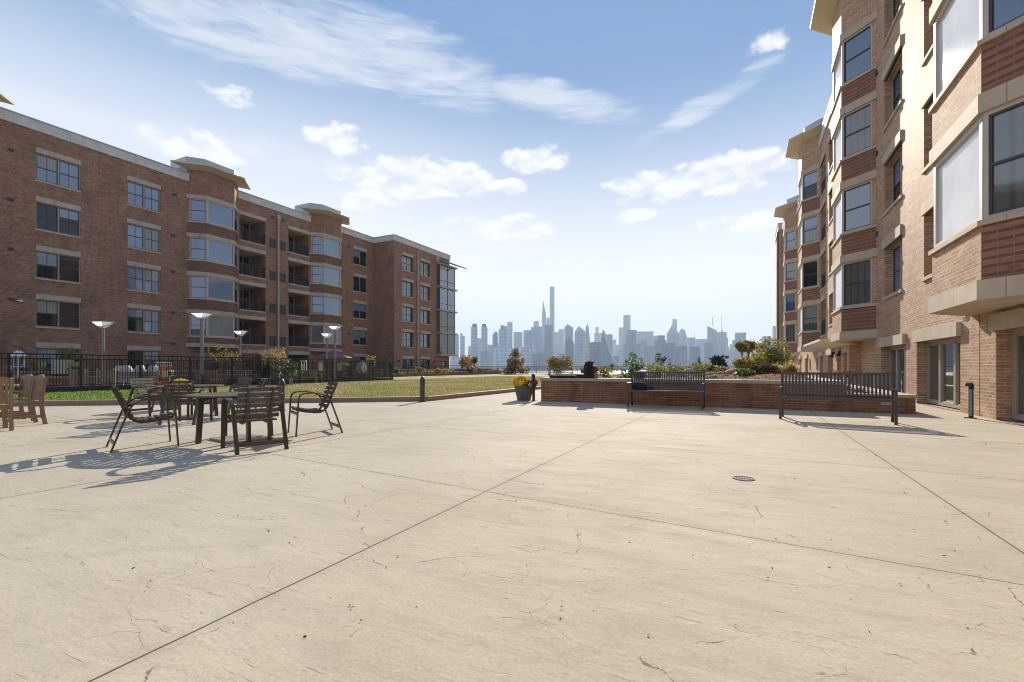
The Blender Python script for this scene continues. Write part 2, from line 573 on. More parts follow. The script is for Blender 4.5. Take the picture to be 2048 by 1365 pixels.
L_GREEN = leafmat('leaf_green', [(0.06, 0.11, 0.03), (0.11, 0.18, 0.05), (0.20, 0.27, 0.09)], .42)
L_DARK = leafmat('leaf_dark_green', [(0.02, 0.045, 0.018), (0.04, 0.075, 0.028), (0.075, 0.12, 0.045)], 0.2)
L_LIME = leafmat('leaf_lime', [(0.14, 0.19, 0.04), (0.25, 0.28, 0.06), (0.36, 0.35, 0.09)])
L_YEL = leafmat('leaf_yellow', [(0.22, 0.20, 0.04), (0.40, 0.33, 0.06), (0.50, 0.42, 0.12), (0.13, 0.15, 0.04)])
L_OLIVE = leafmat('leaf_olive', [(0.09, 0.11, 0.035), (0.18, 0.19, 0.055), (0.31, 0.28, 0.09), (0.08, 0.10, 0.04)], .42)
L_ORANGE = leafmat('leaf_orange', [(0.30, 0.13, 0.03), (0.42, 0.22, 0.05), (0.36, 0.26, 0.07), (0.16, 0.13, 0.04)])
L_AUT = leafmat('leaf_autumn', [(0.10, 0.10, 0.03), (0.22, 0.16, 0.04), (0.38, 0.22, 0.05), (0.15, 0.14, 0.045)])
L_STRAW = leafmat('leaf_straw', [(0.30, 0.22, 0.09), (0.45, 0.34, 0.14), (0.56, 0.46, 0.24), (0.30, 0.27, 0.09)], 0.3)
L_TAN = leafmat('leaf_tan', [(0.22, 0.12, 0.05), (0.38, 0.22, 0.09), (0.50, 0.34, 0.16)], 0.3)
L_RED = leafmat('leaf_red_purple', [(0.09, 0.025, 0.03), (0.16, 0.05, 0.05), (0.20, 0.10, 0.09)])
L_PALE = leafmat('leaf_pale_gold', [(0.35, 0.25, 0.12), (0.48, 0.36, 0.18), (0.30, 0.20, 0.12), (0.40, 0.34, 0.12)])
F_YEL = leafmat('petal_yellow', [(0.70, 0.45, 0.02), (0.80, 0.58, 0.04), (0.62, 0.48, 0.05)])
F_RED = leafmat('petal_red', [(0.35, 0.02, 0.02), (0.50, 0.04, 0.03), (0.28, 0.02, 0.04)])
F_PINK = leafmat('petal_pink', [(0.45, 0.20, 0.22), (0.60, 0.35, 0.36), (0.55, 0.45, 0.42)])

# ------------------------------------------------------------------ ground materials
m, t = newmat('stamped_concrete')
PAT = m
ob = t.n('ShaderNodeTexCoord').outputs['Object']
sx = t.n('ShaderNodeSeparateXYZ', i0=ob)
ox, oy = sx.outputs[0], sx.outputs[1]
n1 = t.noise(ob, 0.45, 6, 0.6)
n2 = t.noise(t.map(ob, scale=(1.3, 4.2, 1), rot=(0, 0, R(-24))), 1.0, 7, 0.65, 0.5)
n3 = t.noise(ob, 55, 4, 0.7)
n4 = t.noise(ob, 7, 6, 0.65, 0.6)
c = t.ramp(n1, [(0.3, (0.475, 0.415, 0.315)), (0.7, (0.58, 0.51, 0.395))])
c = t.mix(t.math('MULTIPLY', t.smooth(n2, 0.40, 0.74), 0.40), c, (0.37, 0.31, 0.235, 1))
c = t.mix(t.math('MULTIPLY', t.smooth(n4, 0.50, 0.75), 0.38), c, (0.36, 0.29, 0.20, 1))
wv_ = t.noise(ob, 0.9, 5, 0.6, 1.2)
c = t.mix(t.math('MULTIPLY', t.smooth(wv_, 0.50, 0.70), 0.30), c, (0.33, 0.285, 0.22, 1))
c = t.mix(t.math('MULTIPLY', t.smooth(t.noise(ob, 0.22, 3, 0.5), 0.42, 0.62), 0.25), c, (0.60, 0.54, 0.43, 1))
# each poured slab has a slightly different tone
cell = t.n('ShaderNodeCombineXYZ', i0=t.math('FLOOR', t.math('DIVIDE', t.math('ADD', ox, 2.05), 3.53)), i1=t.math('FLOOR', t.math('DIVIDE', t.math('SUBTRACT', t.math('MULTIPLY_ADD', ox, 0.105, oy), 3.41), 3.15)))
wn = t.n('ShaderNodeTexWhiteNoise', i0=cell.outputs[0])
c = t.mix(t.math('MULTIPLY', wn.outputs[0], 0.16), c, (0.34, 0.29, 0.23, 1))
c = t.mix(0.38, c, t.ramp(n3, [(0.3, (0.33, 0.33, 0.33)), (0.7, (0.70, 0.70, 0.70))]), 'OVERLAY')
# hairline slate cracks, here and there
wob = t.n('ShaderNodeTexNoise')
t.put(wob.inputs['Vector'], ob)
wob.inputs['Scale'].default_value = 1.7
wob.inputs['Detail'].default_value = 6
vadd = t.n('ShaderNodeVectorMath', operation='MULTIPLY_ADD')
t.put(vadd.inputs[0], wob.outputs[1])
vadd.inputs[1].default_value = (0.55, 0.55, 0)
t.put(vadd.inputs[2], t.map(ob, scale=(0.75, 1.35, 1), rot=(0, 0, R(-20))))
vo = t.n('ShaderNodeTexVoronoi', feature='DISTANCE_TO_EDGE')
t.put(vo.inputs['Vector'], vadd.outputs[0])
vo.inputs['Scale'].default_value = 0.95
gate = t.smooth(t.noise(ob, 2.3, 4, 0.6), 0.49, 0.56)
thick = t.math('MULTIPLY_ADD', t.noise(ob, 11, 4, 0.65), 0.0105, -0.0035)
crack = t.math('MULTIPLY', t.math('LESS_THAN', vo.outputs[0], thick), gate)
vo2 = t.n('ShaderNodeTexVoronoi', feature='DISTANCE_TO_EDGE')
t.put(vo2.inputs['Vector'], vadd.outputs[0])
vo2.inputs['Scale'].default_value = 2.6
gate2 = t.smooth(t.noise(t.map(ob, loc=(5, 2, 0)), 1.3, 4, 0.6), 0.53, 0.60)
crack2 = t.math('MULTIPLY', t.math('LESS_THAN', vo2.outputs[0], t.math('MULTIPLY_ADD', t.noise(ob, 15, 4, 0.65), 0.020, -0.0072)), gate2)
crack = t.math('MAXIMUM', crack, t.math('MULTIPLY', crack2, 0.75))
# short slate ridges, all running one way
rid = t.noise(t.map(ob, scale=(2.2, 26, 1), rot=(0, 0, R(-22)), loc=(4, 1, 0)), 1.0, 3, 0.55, 1.1)
ridm = t.math('MULTIPLY', t.smooth(rid, 0.64, 0.70), t.smooth(t.noise(ob, 0.8, 3, 0.6), 0.44, 0.58))
pit = t.math('MULTIPLY', t.smooth(t.noise(t.map(ob, scale=(1, 1.7, 1), rot=(0, 0, R(-22))), 30, 2, 0.5), 0.68, 0.73), t.smooth(t.noise(ob, 1.1, 3, 0.5), 0.46, 0.6))
dk = t.math('MAXIMUM', t.math('MAXIMUM', t.math('MULTIPLY', crack, 0.7), t.math('MULTIPLY', ridm, 0.42)), t.math('MULTIPLY', pit, 0.5))
c = t.mix(dk, c, (0.10, 0.075, 0.055, 1))
# sawn joints
j1 = t.math('PINGPONG', t.math('ADD', ox, t.math('MULTIPLY_ADD', t.noise(ob, 3, 2), 0.01, 2.05)), 1.765)
j2 = t.math('PINGPONG', t.math('ADD', t.math('MULTIPLY_ADD', ox, 0.105, oy), t.math('MULTIPLY_ADD', t.noise(ob, 3, 2), 0.012, -3.41)), 1.575)
jt = t.math('MAXIMUM', t.math('LESS_THAN', j1, 0.0055), t.math('LESS_THAN', j2, 0.0045))
js = t.math('MULTIPLY', t.smooth(t.math('MINIMUM', j1, j2), 0.10, 0.0), t.math('MULTIPLY', n4, 0.25))
c = t.mix(js, c, (0.30, 0.24, 0.15, 1))
c = t.mix(t.math('MULTIPLY', jt, 0.88), c, (0.055, 0.042, 0.03, 1))
t.put(t.bs.inputs['Base Color'], c)
t.put(t.bs.inputs['Roughness'], t.math('MULTIPLY_ADD', n2, 0.2, 0.76))
t.bs.inputs['Specular IOR Level'].default_value = 0.17
bp = t.n('ShaderNodeBump')
bp.inputs['Strength'].default_value = 0.6
bp.inputs['Distance'].default_value = 0.012
hh = t.math('ADD', t.math('MULTIPLY', n2, 0.9), t.math('ADD', t.math('MULTIPLY', n4, 0.45), t.math('MULTIPLY', n3, 0.12)))
t.put(bp.inputs['Height'], t.math('SUBTRACT', hh, t.math('MULTIPLY', t.math('MAXIMUM', dk, jt), 0.5)))
t.put(t.bs.inputs['Normal'], bp.outputs[0])

PAVE = plain('paving_grey', (0.42, 0.42, 0.41), 0.7, 0.08, 1.5)
m, t = newmat('turf')
TURF = m
ob = t.n('ShaderNodeTexCoord').outputs['Object']
yy = t.n('ShaderNodeSeparateXYZ', i0=ob).outputs
fresh = t.smooth(t.math('ADD', t.math('ADD', yy[1], t.math('MULTIPLY', yy[0], 0.55)), t.math('MULTIPLY', t.noise(ob, 0.25, 4), 10)), 9, 1)
a_ = t.ramp(t.noise(ob, 1.2, 6, 0.7), [(0.3, (0.22, 0.20, 0.07)), (0.5, (0.36, 0.30, 0.12)), (0.7, (0.46, 0.38, 0.19))])
b_ = t.ramp(t.noise(ob, 2.0, 6, 0.7), [(0.3, (0.10, 0.17, 0.03)), (0.7, (0.20, 0.27, 0.05))])
t.put(t.bs.inputs['Base Color'], t.mix(fresh, a_, b_))
t.bs.inputs['Roughness'].default_value = 0.9
bp = t.n('ShaderNodeBump')
bp.inputs['Strength'].default_value = 0.8
bp.inputs['Distance'].default_value = 0.04
t.put(bp.inputs['Height'], t.noise(ob, 16, 5, 0.7))
t.put(t.bs.inputs['Normal'], bp.outputs[0])

m, t = newmat('grass_blades')
GRASSM = m
ob = t.n('ShaderNodeTexCoord').outputs['Object']
yy = t.n('ShaderNodeSeparateXYZ', i0=ob).outputs
fresh = t.smooth(t.math('ADD', t.math('ADD', yy[1], t.math('MULTIPLY', yy[0], 0.55)), t.math('MULTIPLY', t.noise(ob, 0.25, 4), 10)), 9, 1)
rnd = t.n('ShaderNodeNewGeometry').outputs['Random Per Island']
a_ = t.ramp(rnd, [(0.0, (0.17, 0.15, 0.05)), (0.4, (0.40, 0.33, 0.15)), (1.0, (0.62, 0.50, 0.28))])
b_ = t.ramp(rnd, [(0.0, (0.10, 0.19, 0.03)), (0.5, (0.19, 0.30, 0.04)), (1.0, (0.30, 0.38, 0.08))])
a_ = t.mix(t.math('MULTIPLY', t.smooth(t.noise(ob, 0.35, 3), 0.40, 0.64), 0.7), a_, (0.19, 0.26, 0.065, 1))
col = t.mix(fresh, a_, b_)
t.put(t.bs.inputs['Base Color'], col)
t.bs.inputs['Roughness'].default_value = 0.6
tr = t.n('ShaderNodeBsdfTranslucent', i0=col)
mx = t.n('ShaderNodeMixShader', i0=0.4)
t.t.links.new(t.bs.outputs[0], mx.inputs[1])
t.t.links.new(tr.outputs[0], mx.inputs[2])
t.t.links.new(mx.outputs[0], t.out.inputs[0])

m, t = newmat('river_water')
WATER = m
ob = t.n('ShaderNodeTexCoord').outputs['Object']
t.bs.inputs['Base Color'].default_value = (0.05, 0.075, 0.09, 1)
t.bs.inputs['Roughness'].default_value = 0.22
bp = t.n('ShaderNodeBump')
bp.inputs['Strength'].default_value = 0.5
bp.inputs['Distance'].default_value = 0.6
t.put(bp.inputs['Height'], t.noise(t.map(ob, scale=(0.05, 0.12, 1)), 1.0, 6, 0.65))
t.put(t.bs.inputs['Normal'], bp.outputs[0])
SOIL = plain('mulch', (0.20, 0.10, 0.055), 0.95, 0.35, 6.0, spec=0.05, bump=0.9, bscale=30)
LAND = plain('far_shore', (0.16, 0.17, 0.17), 0.9, 0.2, 0.01)

# ------------------------------------------------------------------ setting: ground, patio, lawn, water, far shore
tag(MB().box(-75, -60, -9.5, 45, 76.5, -0.03).build('ground', PAVE), kind='structure')
pat = [(-26, -30), (4.75, -30), (4.75, 60), (-9.2, 60), (-9.2, 12.45), (-17.85, 6.12), (-26, 0.15)]
tag(MB().prism(pat, -0.028, 0.0).build('patio', PAT), kind='structure')
lawn = [(-25.6, 0.6), (-17.85, 6.3), (-9.4, 12.6), (-9.4, 74.5), (-34.55, 74.5), (-34.55, 31), (-25.6, 31)]
tag(MB().prism(lawn, -0.026, 0.06).build('lawn', TURF), kind='structure')
kb = MB()
KERBM = caststone('kerb_stone', (0.36, 0.25, 0.16), stain=0.5, joint=1.0)
ka = [(-26, 0.15), (-17.85, 6.12), (-9.2, 12.45), (-9.2, 72.0)]
for (x0, y0), (x1, y1) in zip(ka[:-1], ka[1:]):
    d = Vector((x1 - x0, y1 - y0)).normalized()
    n = Vector((-d.y, d.x)) * 0.28
    kb.prism([(x0, y0), (x1, y1), (x1 + n.x, y1 + n.y), (x0 + n.x, y0 + n.y)], -0.02, 0.14)
tag(kb.build('lawn_kerb', KERBM), kind='structure')
tag(MB().box(-6000, 77, -9.4, 6000, 1480, -9.0).build('river', WATER), kind='structure')
tag(MB().box(-6000, 1480.5, -9.4, 6000, 5200, -7.0).build('far_shore', LAND), kind='structure')

# lawn grass
def blades(n, poly_test, xr, yr, hmin, hmax, name, mm, zb=0.055, wd=0.012):
    pts = []
    while sum(len(p) for p in pts) < n:
        q = np.column_stack([RNG.uniform(*xr, n), RNG.uniform(*yr, n)])
        pts.append(q[poly_test(q)])
    q = np.concatenate(pts)[:n]
    dist = np.hypot(q[:, 0], q[:, 1])
    a = RNG.uniform(0, 2 * np.pi, n)
    h = RNG.uniform(hmin, hmax, n)
    wv = wd * (0.6 + dist / 18)
    tilt = RNG.uniform(0.1, 0.9, n) * h
    b = RNG.uniform(0, 2 * np.pi, n)
    v = np.zeros((n, 3, 3))
    v[:, 0] = np.column_stack([q[:, 0] - np.cos(a) * wv, q[:, 1] - np.sin(a) * wv, np.full(n, zb)])
    v[:, 1] = np.column_stack([q[:, 0] + np.cos(a) * wv, q[:, 1] + np.sin(a) * wv, np.full(n, zb)])
    v[:, 2] = np.column_stack([q[:, 0] + np.cos(b) * tilt, q[:, 1] + np.sin(b) * tilt, zb + h])
    me = bpy.data.meshes.new(name)
    me.from_pydata(v.reshape(-1, 3).tolist(), [], np.arange(3 * n).reshape(-1, 3).tolist())
    me.materials.append(mm)
    o = bpy.data.objects.new(name, me)
    COL.objects.link(o)
    return o


def in_lawn(q):
    x, y = q[:, 0], q[:, 1]
    near = y > np.where(x < -17.85, 0.6 + (x + 25.6) / 7.75 * 5.7, 6.3 + (x + 17.85) / 8.45 * 6.3) + 0.22
    return near & (x < -9.5) & (x > -25.4) & (RNG.random(len(x)) < np.clip(260 / (x * x + y * y), 0.08, 1))


tag(blades(90000, in_lawn, (-25.5, -9.5), (1, 48), 0.025, 0.075, 'grass', GRASSM), 'short patchy grass covering the lawn behind the stone kerb', 'grass', kind='stuff')

# ------------------------------------------------------------------ facades
XL, XR = -41.1, 4.7
LT = [5.87, 9.02, 12.19, 15.36]           # tops of the stone lintel bands, upper floors
CZ0, CZ1 = 16.4, 17.12                    # cornice


class Face:
    """vertical plane from A to B (plan points); sg=+1: outward is to the right of A->B"""
    def __init__(s, A, B, sg):
        s.A, s.B = Vector(A), Vector(B)
        s.L = (s.B - s.A).length
        s.u = (s.B - s.A) / s.L
        s.n = Vector((s.u.y, -s.u.x)) * sg

    def pt(s, t, d, z):
        q = s.A + s.u * t + s.n * d
        return (q.x, q.y, z)


def fbox(mb, F, t0, t1, z0, z1, d0, d1):
    lo = [F.pt(t0, d0, z0), F.pt(t1, d0, z0), F.pt(t1, d1, z0), F.pt(t0, d1, z0)]
    hi = [F.pt(t0, d0, z1), F.pt(t1, d0, z1), F.pt(t1, d1, z1), F.pt(t0, d1, z1)]
    return mb.hexa(lo, hi)


def wall_panel(mb, F, t0, t1, z0, z1, holes):
    """holes: (a, b, c, d, depth): opening with brick reveals; depth>1 also gets a back wall"""
    ts = sorted({t0, t1, *[h[0] for h in holes], *[h[1] for h in holes]})
    zs = sorted({z0, z1, *[h[2] for h in holes], *[h[3] for h in holes]})
    for a, b in zip(ts[:-1], ts[1:]):
        run = None
        for c, d in zip(zs[:-1], zs[1:]):
            inh = any(h[0] <= (a + b) / 2 <= h[1] and h[2] <= (c + d) / 2 <= h[3] for h in holes)
            if inh:
                if run: mb.quad(F.pt(a, 0, run[0]), F.pt(b, 0, run[0]), F.pt(b, 0, run[1]), F.pt(a, 0, run[1]))
                run = None
            else:
                run = (run[0], d) if run else (c, d)
        if run: mb.quad(F.pt(a, 0, run[0]), F.pt(b, 0, run[0]), F.pt(b, 0, run[1]), F.pt(a, 0, run[1]))
    for a, b, c, d, dp in holes:
        mb.quad(F.pt(a, 0, c), F.pt(a, -dp, c), F.pt(a, -dp, d), F.pt(a, 0, d))
        mb.quad(F.pt(b, 0, c), F.pt(b, -dp, c), F.pt(b, -dp, d), F.pt(b, 0, d))
        mb.quad(F.pt(a, 0, d), F.pt(b, 0, d), F.pt(b, -dp, d), F.pt(a, -dp, d))
        mb.quad(F.pt(a, 0, c), F.pt(b, 0, c), F.pt(b, -dp, c), F.pt(a, -dp, c))
        if dp > 1: mb.quad(F.pt(a, -dp, c), F.pt(b, -dp, c), F.pt(b, -dp, d), F.pt(a, -dp, d))


class Bld:
    def __init__(s, root):
        s.root = root
        s.off = tuple(root.location)

    def part(s, mb, name, m, parent=None): return mb.build(name, m, parent or s.root, s.off)


PR = random.Random(31)


def window(B, F, t0, t1, z0, z1, units, recess, gl, fm=FRAME, sm=SASH, grid=(2, 2), rail=True, sill=0.1, name='window', mull=0.07, fw=0.055):
    """units: list of relative widths; grid: panes across and up within a unit"""
    fr, sa, panes = MB(), MB(), []
    r0, r1 = -recess, -recess + 0.07
    fbox(fr, F, t0, t0 + fw, z0, z1, r0, r1)
    fbox(fr, F, t1 - fw, t1, z0, z1, r0, r1)
    fbox(fr, F, t0 + fw, t1 - fw, z1 - fw, z1, r0, r1)
    fbox(fr, F, t0 + fw, t1 - fw, z0, z0 + fw, r0, r1)
    tot = sum(units)
    a = t0 + fw
    inner = (t1 - t0 - 2 * fw) - mull * (len(units) - 1)
    e, em = 0.035, 0.022
    for k, u in enumerate(units):
        b = a + inner * u / tot
        c, d = z0 + fw, z1 - fw
        if sm is not None:
            s0, s1 = r0 + 0.012, r0 + 0.05
            fbox(sa, F, a, a + e, c, d, s0, s1)
            fbox(sa, F, b - e, b, c, d, s0, s1)
            fbox(sa, F, a + e, b - e, d - e, d, s0, s1)
            fbox(sa, F, a + e, b - e, c, c + e, s0, s1)
            if rail:
                mid = (c + d) / 2
                fbox(sa, F, a + e, b - e, mid - e * .7, mid + e * .7, s0, s1)
            for i in range(1, grid[0]):
                x = a + (b - a) * i / grid[0]
                fbox(sa, F, x - em / 2, x + em / 2, c + e, d - e, s0 + .004, s1 - .012)
            if grid[1] > 1 and not rail:
                for i in range(1, grid[1]):
                    z = c + (d - c) * i / grid[1]
                    fbox(sa, F, a + e, b - e, z - em / 2, z + em / 2, s0 + .004, s1 - .013)
        cuts = [(c, d)]
        if rail and grid[1] > 1 and PR.random() < .45:      # blind drawn part of the way down
            zc_ = c + (d - c) * PR.choice([.5, .5, .3, .65])
            cuts = [(c, zc_ - .0005), (zc_ + .0005, d)]
        for c0, c1 in cuts:
            pa = MB()
            fbox(pa, F, a, b, c0, c1, r0 + 0.002, r0 + 0.016)
            panes.append((pa, len(cuts) == 2 and c1 == d))
        if k < len(units) - 1:
            fbox(fr, F, b, b + mull, c, d, r0, r1 + 0.006)
        a = b + mull
    o = B.part(fr, name, fm)
    if sa.v: B.part(sa, 'sash', sm, o)
    for pa, blind in panes:
        B.part(pa, 'pane', PR.choice([G_BLIND, G_BLIND, G_CURT]) if blind else gl if PR.random() < .72 or gl in (G_WHITE, G_DOOR) or sm is None else PR.choice([G_SKY, G_BLIND, G_GREY, G_DARK]), o)
    if sill:
        si = MB()
        fbox(si, F, t0 - .04, t1 + .04, z0 - sill, z0 - 0.001, -recess, 0.06)
        B.part(si, 'sill', STONE, o)
    return o


def lintel(B, F, t0, t1, zt, h=0.34, proud=0.04, m=STONE_L):
    l = MB()
    fbox(l, F, t0, t1, zt - h, zt, -0.06, proud)
    B.part(l, 'lintel', m)


def bay(B, X, sg, s0, s1, p, slab, roof=17.4, glf=None, tops=LT, sills=None, stripe=BR_LS, body=BR_L, piers=0.16, stone=STONE_L):
    """canted bay: s along Y from s0 to s1, standing p proud of plane X"""
    cc = p * 1.0
    Q = lambda s, o: (X + sg * o, s)

    def poly(o):
        return [Q(s0 - 1.414 * o, -0.05), Q(s0 - 1.414 * o, 0), Q(s0 + cc - 0.414 * o, p + o), Q(s1 - cc + 0.414 * o, p + o), Q(s1 + 1.414 * o, 0), Q(s1 + 1.414 * o, -0.05)]
    pts = [Q(s0, 0), Q(s0 + cc, p), Q(s1 - cc, p), Q(s1, 0)]
    faces = [Face(pts[i], pts[i + 1], sg) for i in range(3)]
    nb = len(tops)
    prev = slab[1]
    B.part(MB().prism(poly(0.07), slab[0], slab[1]), 'bay_base', stone)
    for k, zt in enumerate(tops):
        zw1 = zt - 0.33
        zw0 = zw1 - 1.88
        B.part(MB().prism(poly(0.0), prev + 0.0005, zw0 - 0.09), 'bay_spandrel', stripe)
        B.part(MB().prism(poly(0.06), zw0 - 0.0895, zw0 - 0.0005), 'bay_sill', stone)
        B.part(MB().prism(poly(0.05), zw1 + 0.0005, zt), 'bay_band', stone)
        pr = MB()
        for F, ends in ((faces[0], 0), (faces[2], 1)):
            a, b = (0.0, piers) if ends == 0 else (F.L - piers, F.L)
            fbox(pr, F, a, b, zw0, zw1, -0.12, -0.012)
        B.part(pr, 'bay_pier', body)
        for i, F in enumerate(faces):
            g = glf(k, i)
            if i == 1:
                window(B, F, 0.02, F.L - 0.02, zw0, zw1, [1], 0.09, g, FRAMEL, None, rail=False, grid=(1, 1), sill=0, fw=0.11)
            else:
                a, b = (piers, F.L - 0.02) if i == 0 else (0.02, F.L - piers)
                window(B, F, a, b, zw0, zw1, [1], 0.09, g, FRAMEL, SASH, grid=(1, 2), sill=0, fw=0.07)
        # dark room behind the panes so that nothing shows through the corners
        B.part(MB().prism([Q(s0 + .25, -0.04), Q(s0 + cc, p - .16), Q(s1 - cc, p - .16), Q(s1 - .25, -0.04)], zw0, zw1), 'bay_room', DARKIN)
        prev = zt
    B.part(MB().prism(poly(0.0), prev + 0.0005, roof), 'bay_parapet', body)
    can = MB()
    lo, hi = poly(0.0), poly(0.85)
    can.hexa([(x, y, roof + .001) for x, y in lo], [(x, y, roof + 0.17) for x, y in hi])
    can.hexa([(x, y, roof + .171) for x, y in hi], [(x, y, roof + 0.27) for x, y in poly(0.88)])
    B.part(can, 'bay_canopy', SOFFIT)
    B.part(MB().prism([(X + sg * (-2.2), s0 - .1), (X + sg * 0.0, s0 - 0.1), Q(s0 + cc - .1, p - .15), Q(s1 - cc + .1, p - .15), (X + sg * 0.0, s1 + .1), (X + sg * (-2.2), s1 + .1)], roof + .272, roof + 1.02), 'bay_roof', CAPM)


def cornice(B, F, t0, t1, m=CORN, cap=CAPM):
    c = MB()
    fbox(c, F, t0, t1, CZ0, CZ1 - .08, -0.3, 0.09)
    B.part(c, 'cornice', m)
    c = MB()
    fbox(c, F, t0, t1, CZ1 - .079, CZ1, -0.34, 0.13)
    B.part(c, 'coping', cap)


def loggia(B, F, t0, t1, zt, dp, door_gl, rail_out=0.0):
    """recessed balcony under the band with top zt"""
    z1, z0 = zt - 0.33, zt - 2.62
    b = MB()
    fbox(b, F, t0 - .02, t1 + .02, z0 - .12, z0, -dp + .02, 0.05)
    bo = B.part(b, 'balcony', STONE_L)
    b = MB()
    fbox(b, F, t0 - .02, t1 + .02, z1, zt, -0.25, 0.045)
    B.part(b, 'balcony_beam', STONE_L)
    b = MB()
    fbox(b, F, t0 + .01, t1 - .01, z1 - .012, z1 - .002, -dp + .02, -0.06)
    B.part(b, 'balcony_ceiling', SOFFIT)
    r = MB()
    fbox(r, F, t0, t1, z0 + 1.02, z0 + 1.07, -0.10, -0.05)
    fbox(r, F, t0, t1, z0 + 0.90, z0 + 0.92, -0.09, -0.06)
    fbox(r, F, t0, t1, z0 + 0.09, z0 + 0.12, -0.09, -0.06)
    n = int((t1 - t0) / 0.115)
    for i in range(n + 1):
        x = t0 + .01 + (t1 - t0 - .02) * i / n
        fbox(r, F, x - .017, x + .017, z0 + .12, z0 + 1.02, -0.09, -0.06)
    B.part(r, 'railing', BLACK, bo)
    w_ = t1 - t0
    window(B, F, t0 + .06, t0 + w_ * .9, z0 + .02, z1 - .06, [1, 1, .8], dp - 0.02, door_gl, FRAMEL, SASH, grid=(1, 1), rail=False, sill=0, name='balcony_door')


# ------------------------------------------------------------------ the shaded building across the lawn
LB = Bld(thing('apartment_building', 'dark plum brick apartment building in shade beyond the lawn, with canted bays and recessed balconies', 'building', (XL, 30, 0)))
F = Face((XL, -14), (XL, 44.35), +1)
T = lambda y: y + 14
rg = random.Random(5)
cols = [(13.5, 15.78, 'dh'), (18.5, 20.75, 'dh'), (41.0, 43.15, 'dhp'), (1.5, 3.8, 'dh'), (-4, -1.8, 'dh')]
holes, wins = [], []
for y0, y1, k in cols:
    for j, zt in enumerate([2.72] + LT):
        z1 = zt - 0.34
        z0 = z1 - (1.78 if j else 2.1)
        holes.append((T(y0), T(y1), z0, z1, 0.16))
        wins.append((T(y0), T(y1), z0, z1, zt, k, j))
logs = [(27.15, 29.75), (32.25, 34.75)]
for y0, y1 in logs:
    for zt in LT:
        holes.append((T(y0), T(y1), zt - 2.62, zt - .33, 2.1))
    holes.append((T(y0), T(y1), 0.0, 2.35, 2.1))
wp = MB()
wall_panel(wp, F, 0, F.L, -0.02, CZ0, holes)
LB.part(wp, 'wall', BR_L)
upg = lambda j: [G_DARK, G_DARK, G_BLIND, G_SKY, G_SKY][j]  # upper floors get the panes coloured like reflected sky
for t0, t1, z0, z1, zt, k, j in wins:
    g = upg(j) if rg.random() < .65 else rg.choice([G_BLIND, G_SKY, G_DARK])
    if k == 'dh':
        window(LB, F, t0, t1, z0, z1, [1, 1], 0.13, g, FRAME, SASH, sill=0.09 if j else 0)
    else:
        window(LB, F, t0, t1, z0, z1, [1, 1], 0.13, G_DARK, FRAME, SASH, grid=(1, 2), sill=0.09 if j else 0)
    lintel(LB, F, t0 - .01, t1 + .01, zt)
lg = lambda k, i: [G_CURT if i == 1 else G_DARK, G_BLIND, G_SKY, G_SKY][k] if i != 2 else G_DARK
bay(LB, XL, 1, 22.7, 27.05, 1.0, (2.78, 3.1), glf=lg)
bay(LB, XL, 1, 34.85, 39.2, 1.0, (2.78, 3.1), glf=lg)
bay(LB, XL, 1, 7.2, 11.3, 1.0, (2.78, 3.1), glf=lg)
for y0, y1 in logs:
    for j, zt in enumerate(LT):
        loggia(LB, F, T(y0), T(y1), zt, 2.1, G_CURT if (j == 3 and y0 < 30) else G_DARK)
    l = MB()
    fbox(l, F, T(y0) - .02, T(y1) + .02, 2.38, 2.72, -0.2, 0.045)
    LB.part(l, 'lintel', STONE_L)
cornice(LB, F, 0, F.L - .13)
# pier between the balconies: downpipe and louvres
dp = MB()
fbox(dp, F, T(30.96), T(31.11), 0.0, 15.6, 0.03, 0.18)
fbox(dp, F, T(30.86), T(31.21), 15.6, 16.0, 0.03, 0.24)
LB.part(dp, 'downpipe', GALV)
for zt in LT:
    for y0, y1 in ((30.15, 30.85), (31.25, 31.95)):
        g = MB()
        fbox(g, F, T(y0), T(y1), zt - 2.66, zt - 1.76, -0.02, 0.022)
        LB.part(g, 'louver', LOUVER)
for y, z in [(12.2, 14.6), (21.6, 14.9), (12.2, 11.5), (21.5, 11.6), (12.2, 8.4), (21.5, 8.7), (21.5, 5.4), (12.25, 5.3), (21.5, 2.9), (40.1, 14.9), (40.1, 4.9), (31.5, 15.6), (30.3, 15.6)]:
    g = MB()
    fbox(g, F, T(y), T(y) + .28, z, z + .16, -0.01, 0.05)
    LB.part(g, 'vent', LEAD)
g = MB()
g.lathe([(0.0, 0.0), (.09, .02), (.11, .1), (.05, .16), (.0, .18)], 10, F.pt(T(12.75), 0.14, 5.2))
fbox(g, F, T(12.6), T(12.76), 5.26, 5.34, 0.0, 0.12)
LB.part(g, 'security_camera', WHITE)
# projecting end block
XB = -37.9
FB = Face((XB, 44.35), (XB, 56.2), 1)
FR = Face((XL + .001, 44.35), (XB, 44.35), 1)
wq = MB()
wall_panel(wq, FR, 0, FR.L, -0.02, CZ0, [])
hb, wb = [], []
for y0, y1 in ((45.9, 48.05), (49.5, 51.6)):
    for j, zt in enumerate([2.5] + LT):
        z1 = zt - .34
        z0 = z1 - (1.85 if j else 2.1)
        hb.append((y0 - 44.35, y1 - 44.35, z0, z1, 0.34))
        wb.append((y0 - 44.35, y1 - 44.35, z0, z1, zt, j))
hb.append((53.6 - 44.35, 55.6 - 44.35, 0.0, 2.0, 0.34))
wall_panel(wq, FB, 0, FB.L, -0.02, CZ0, hb)
wq.quad((XB, 56.2, 0), (XL - 14, 56.2, 0), (XL - 14, 56.2, CZ0), (XB, 56.2, CZ0))
LB.part(wq, 'block_wall', BR_L)
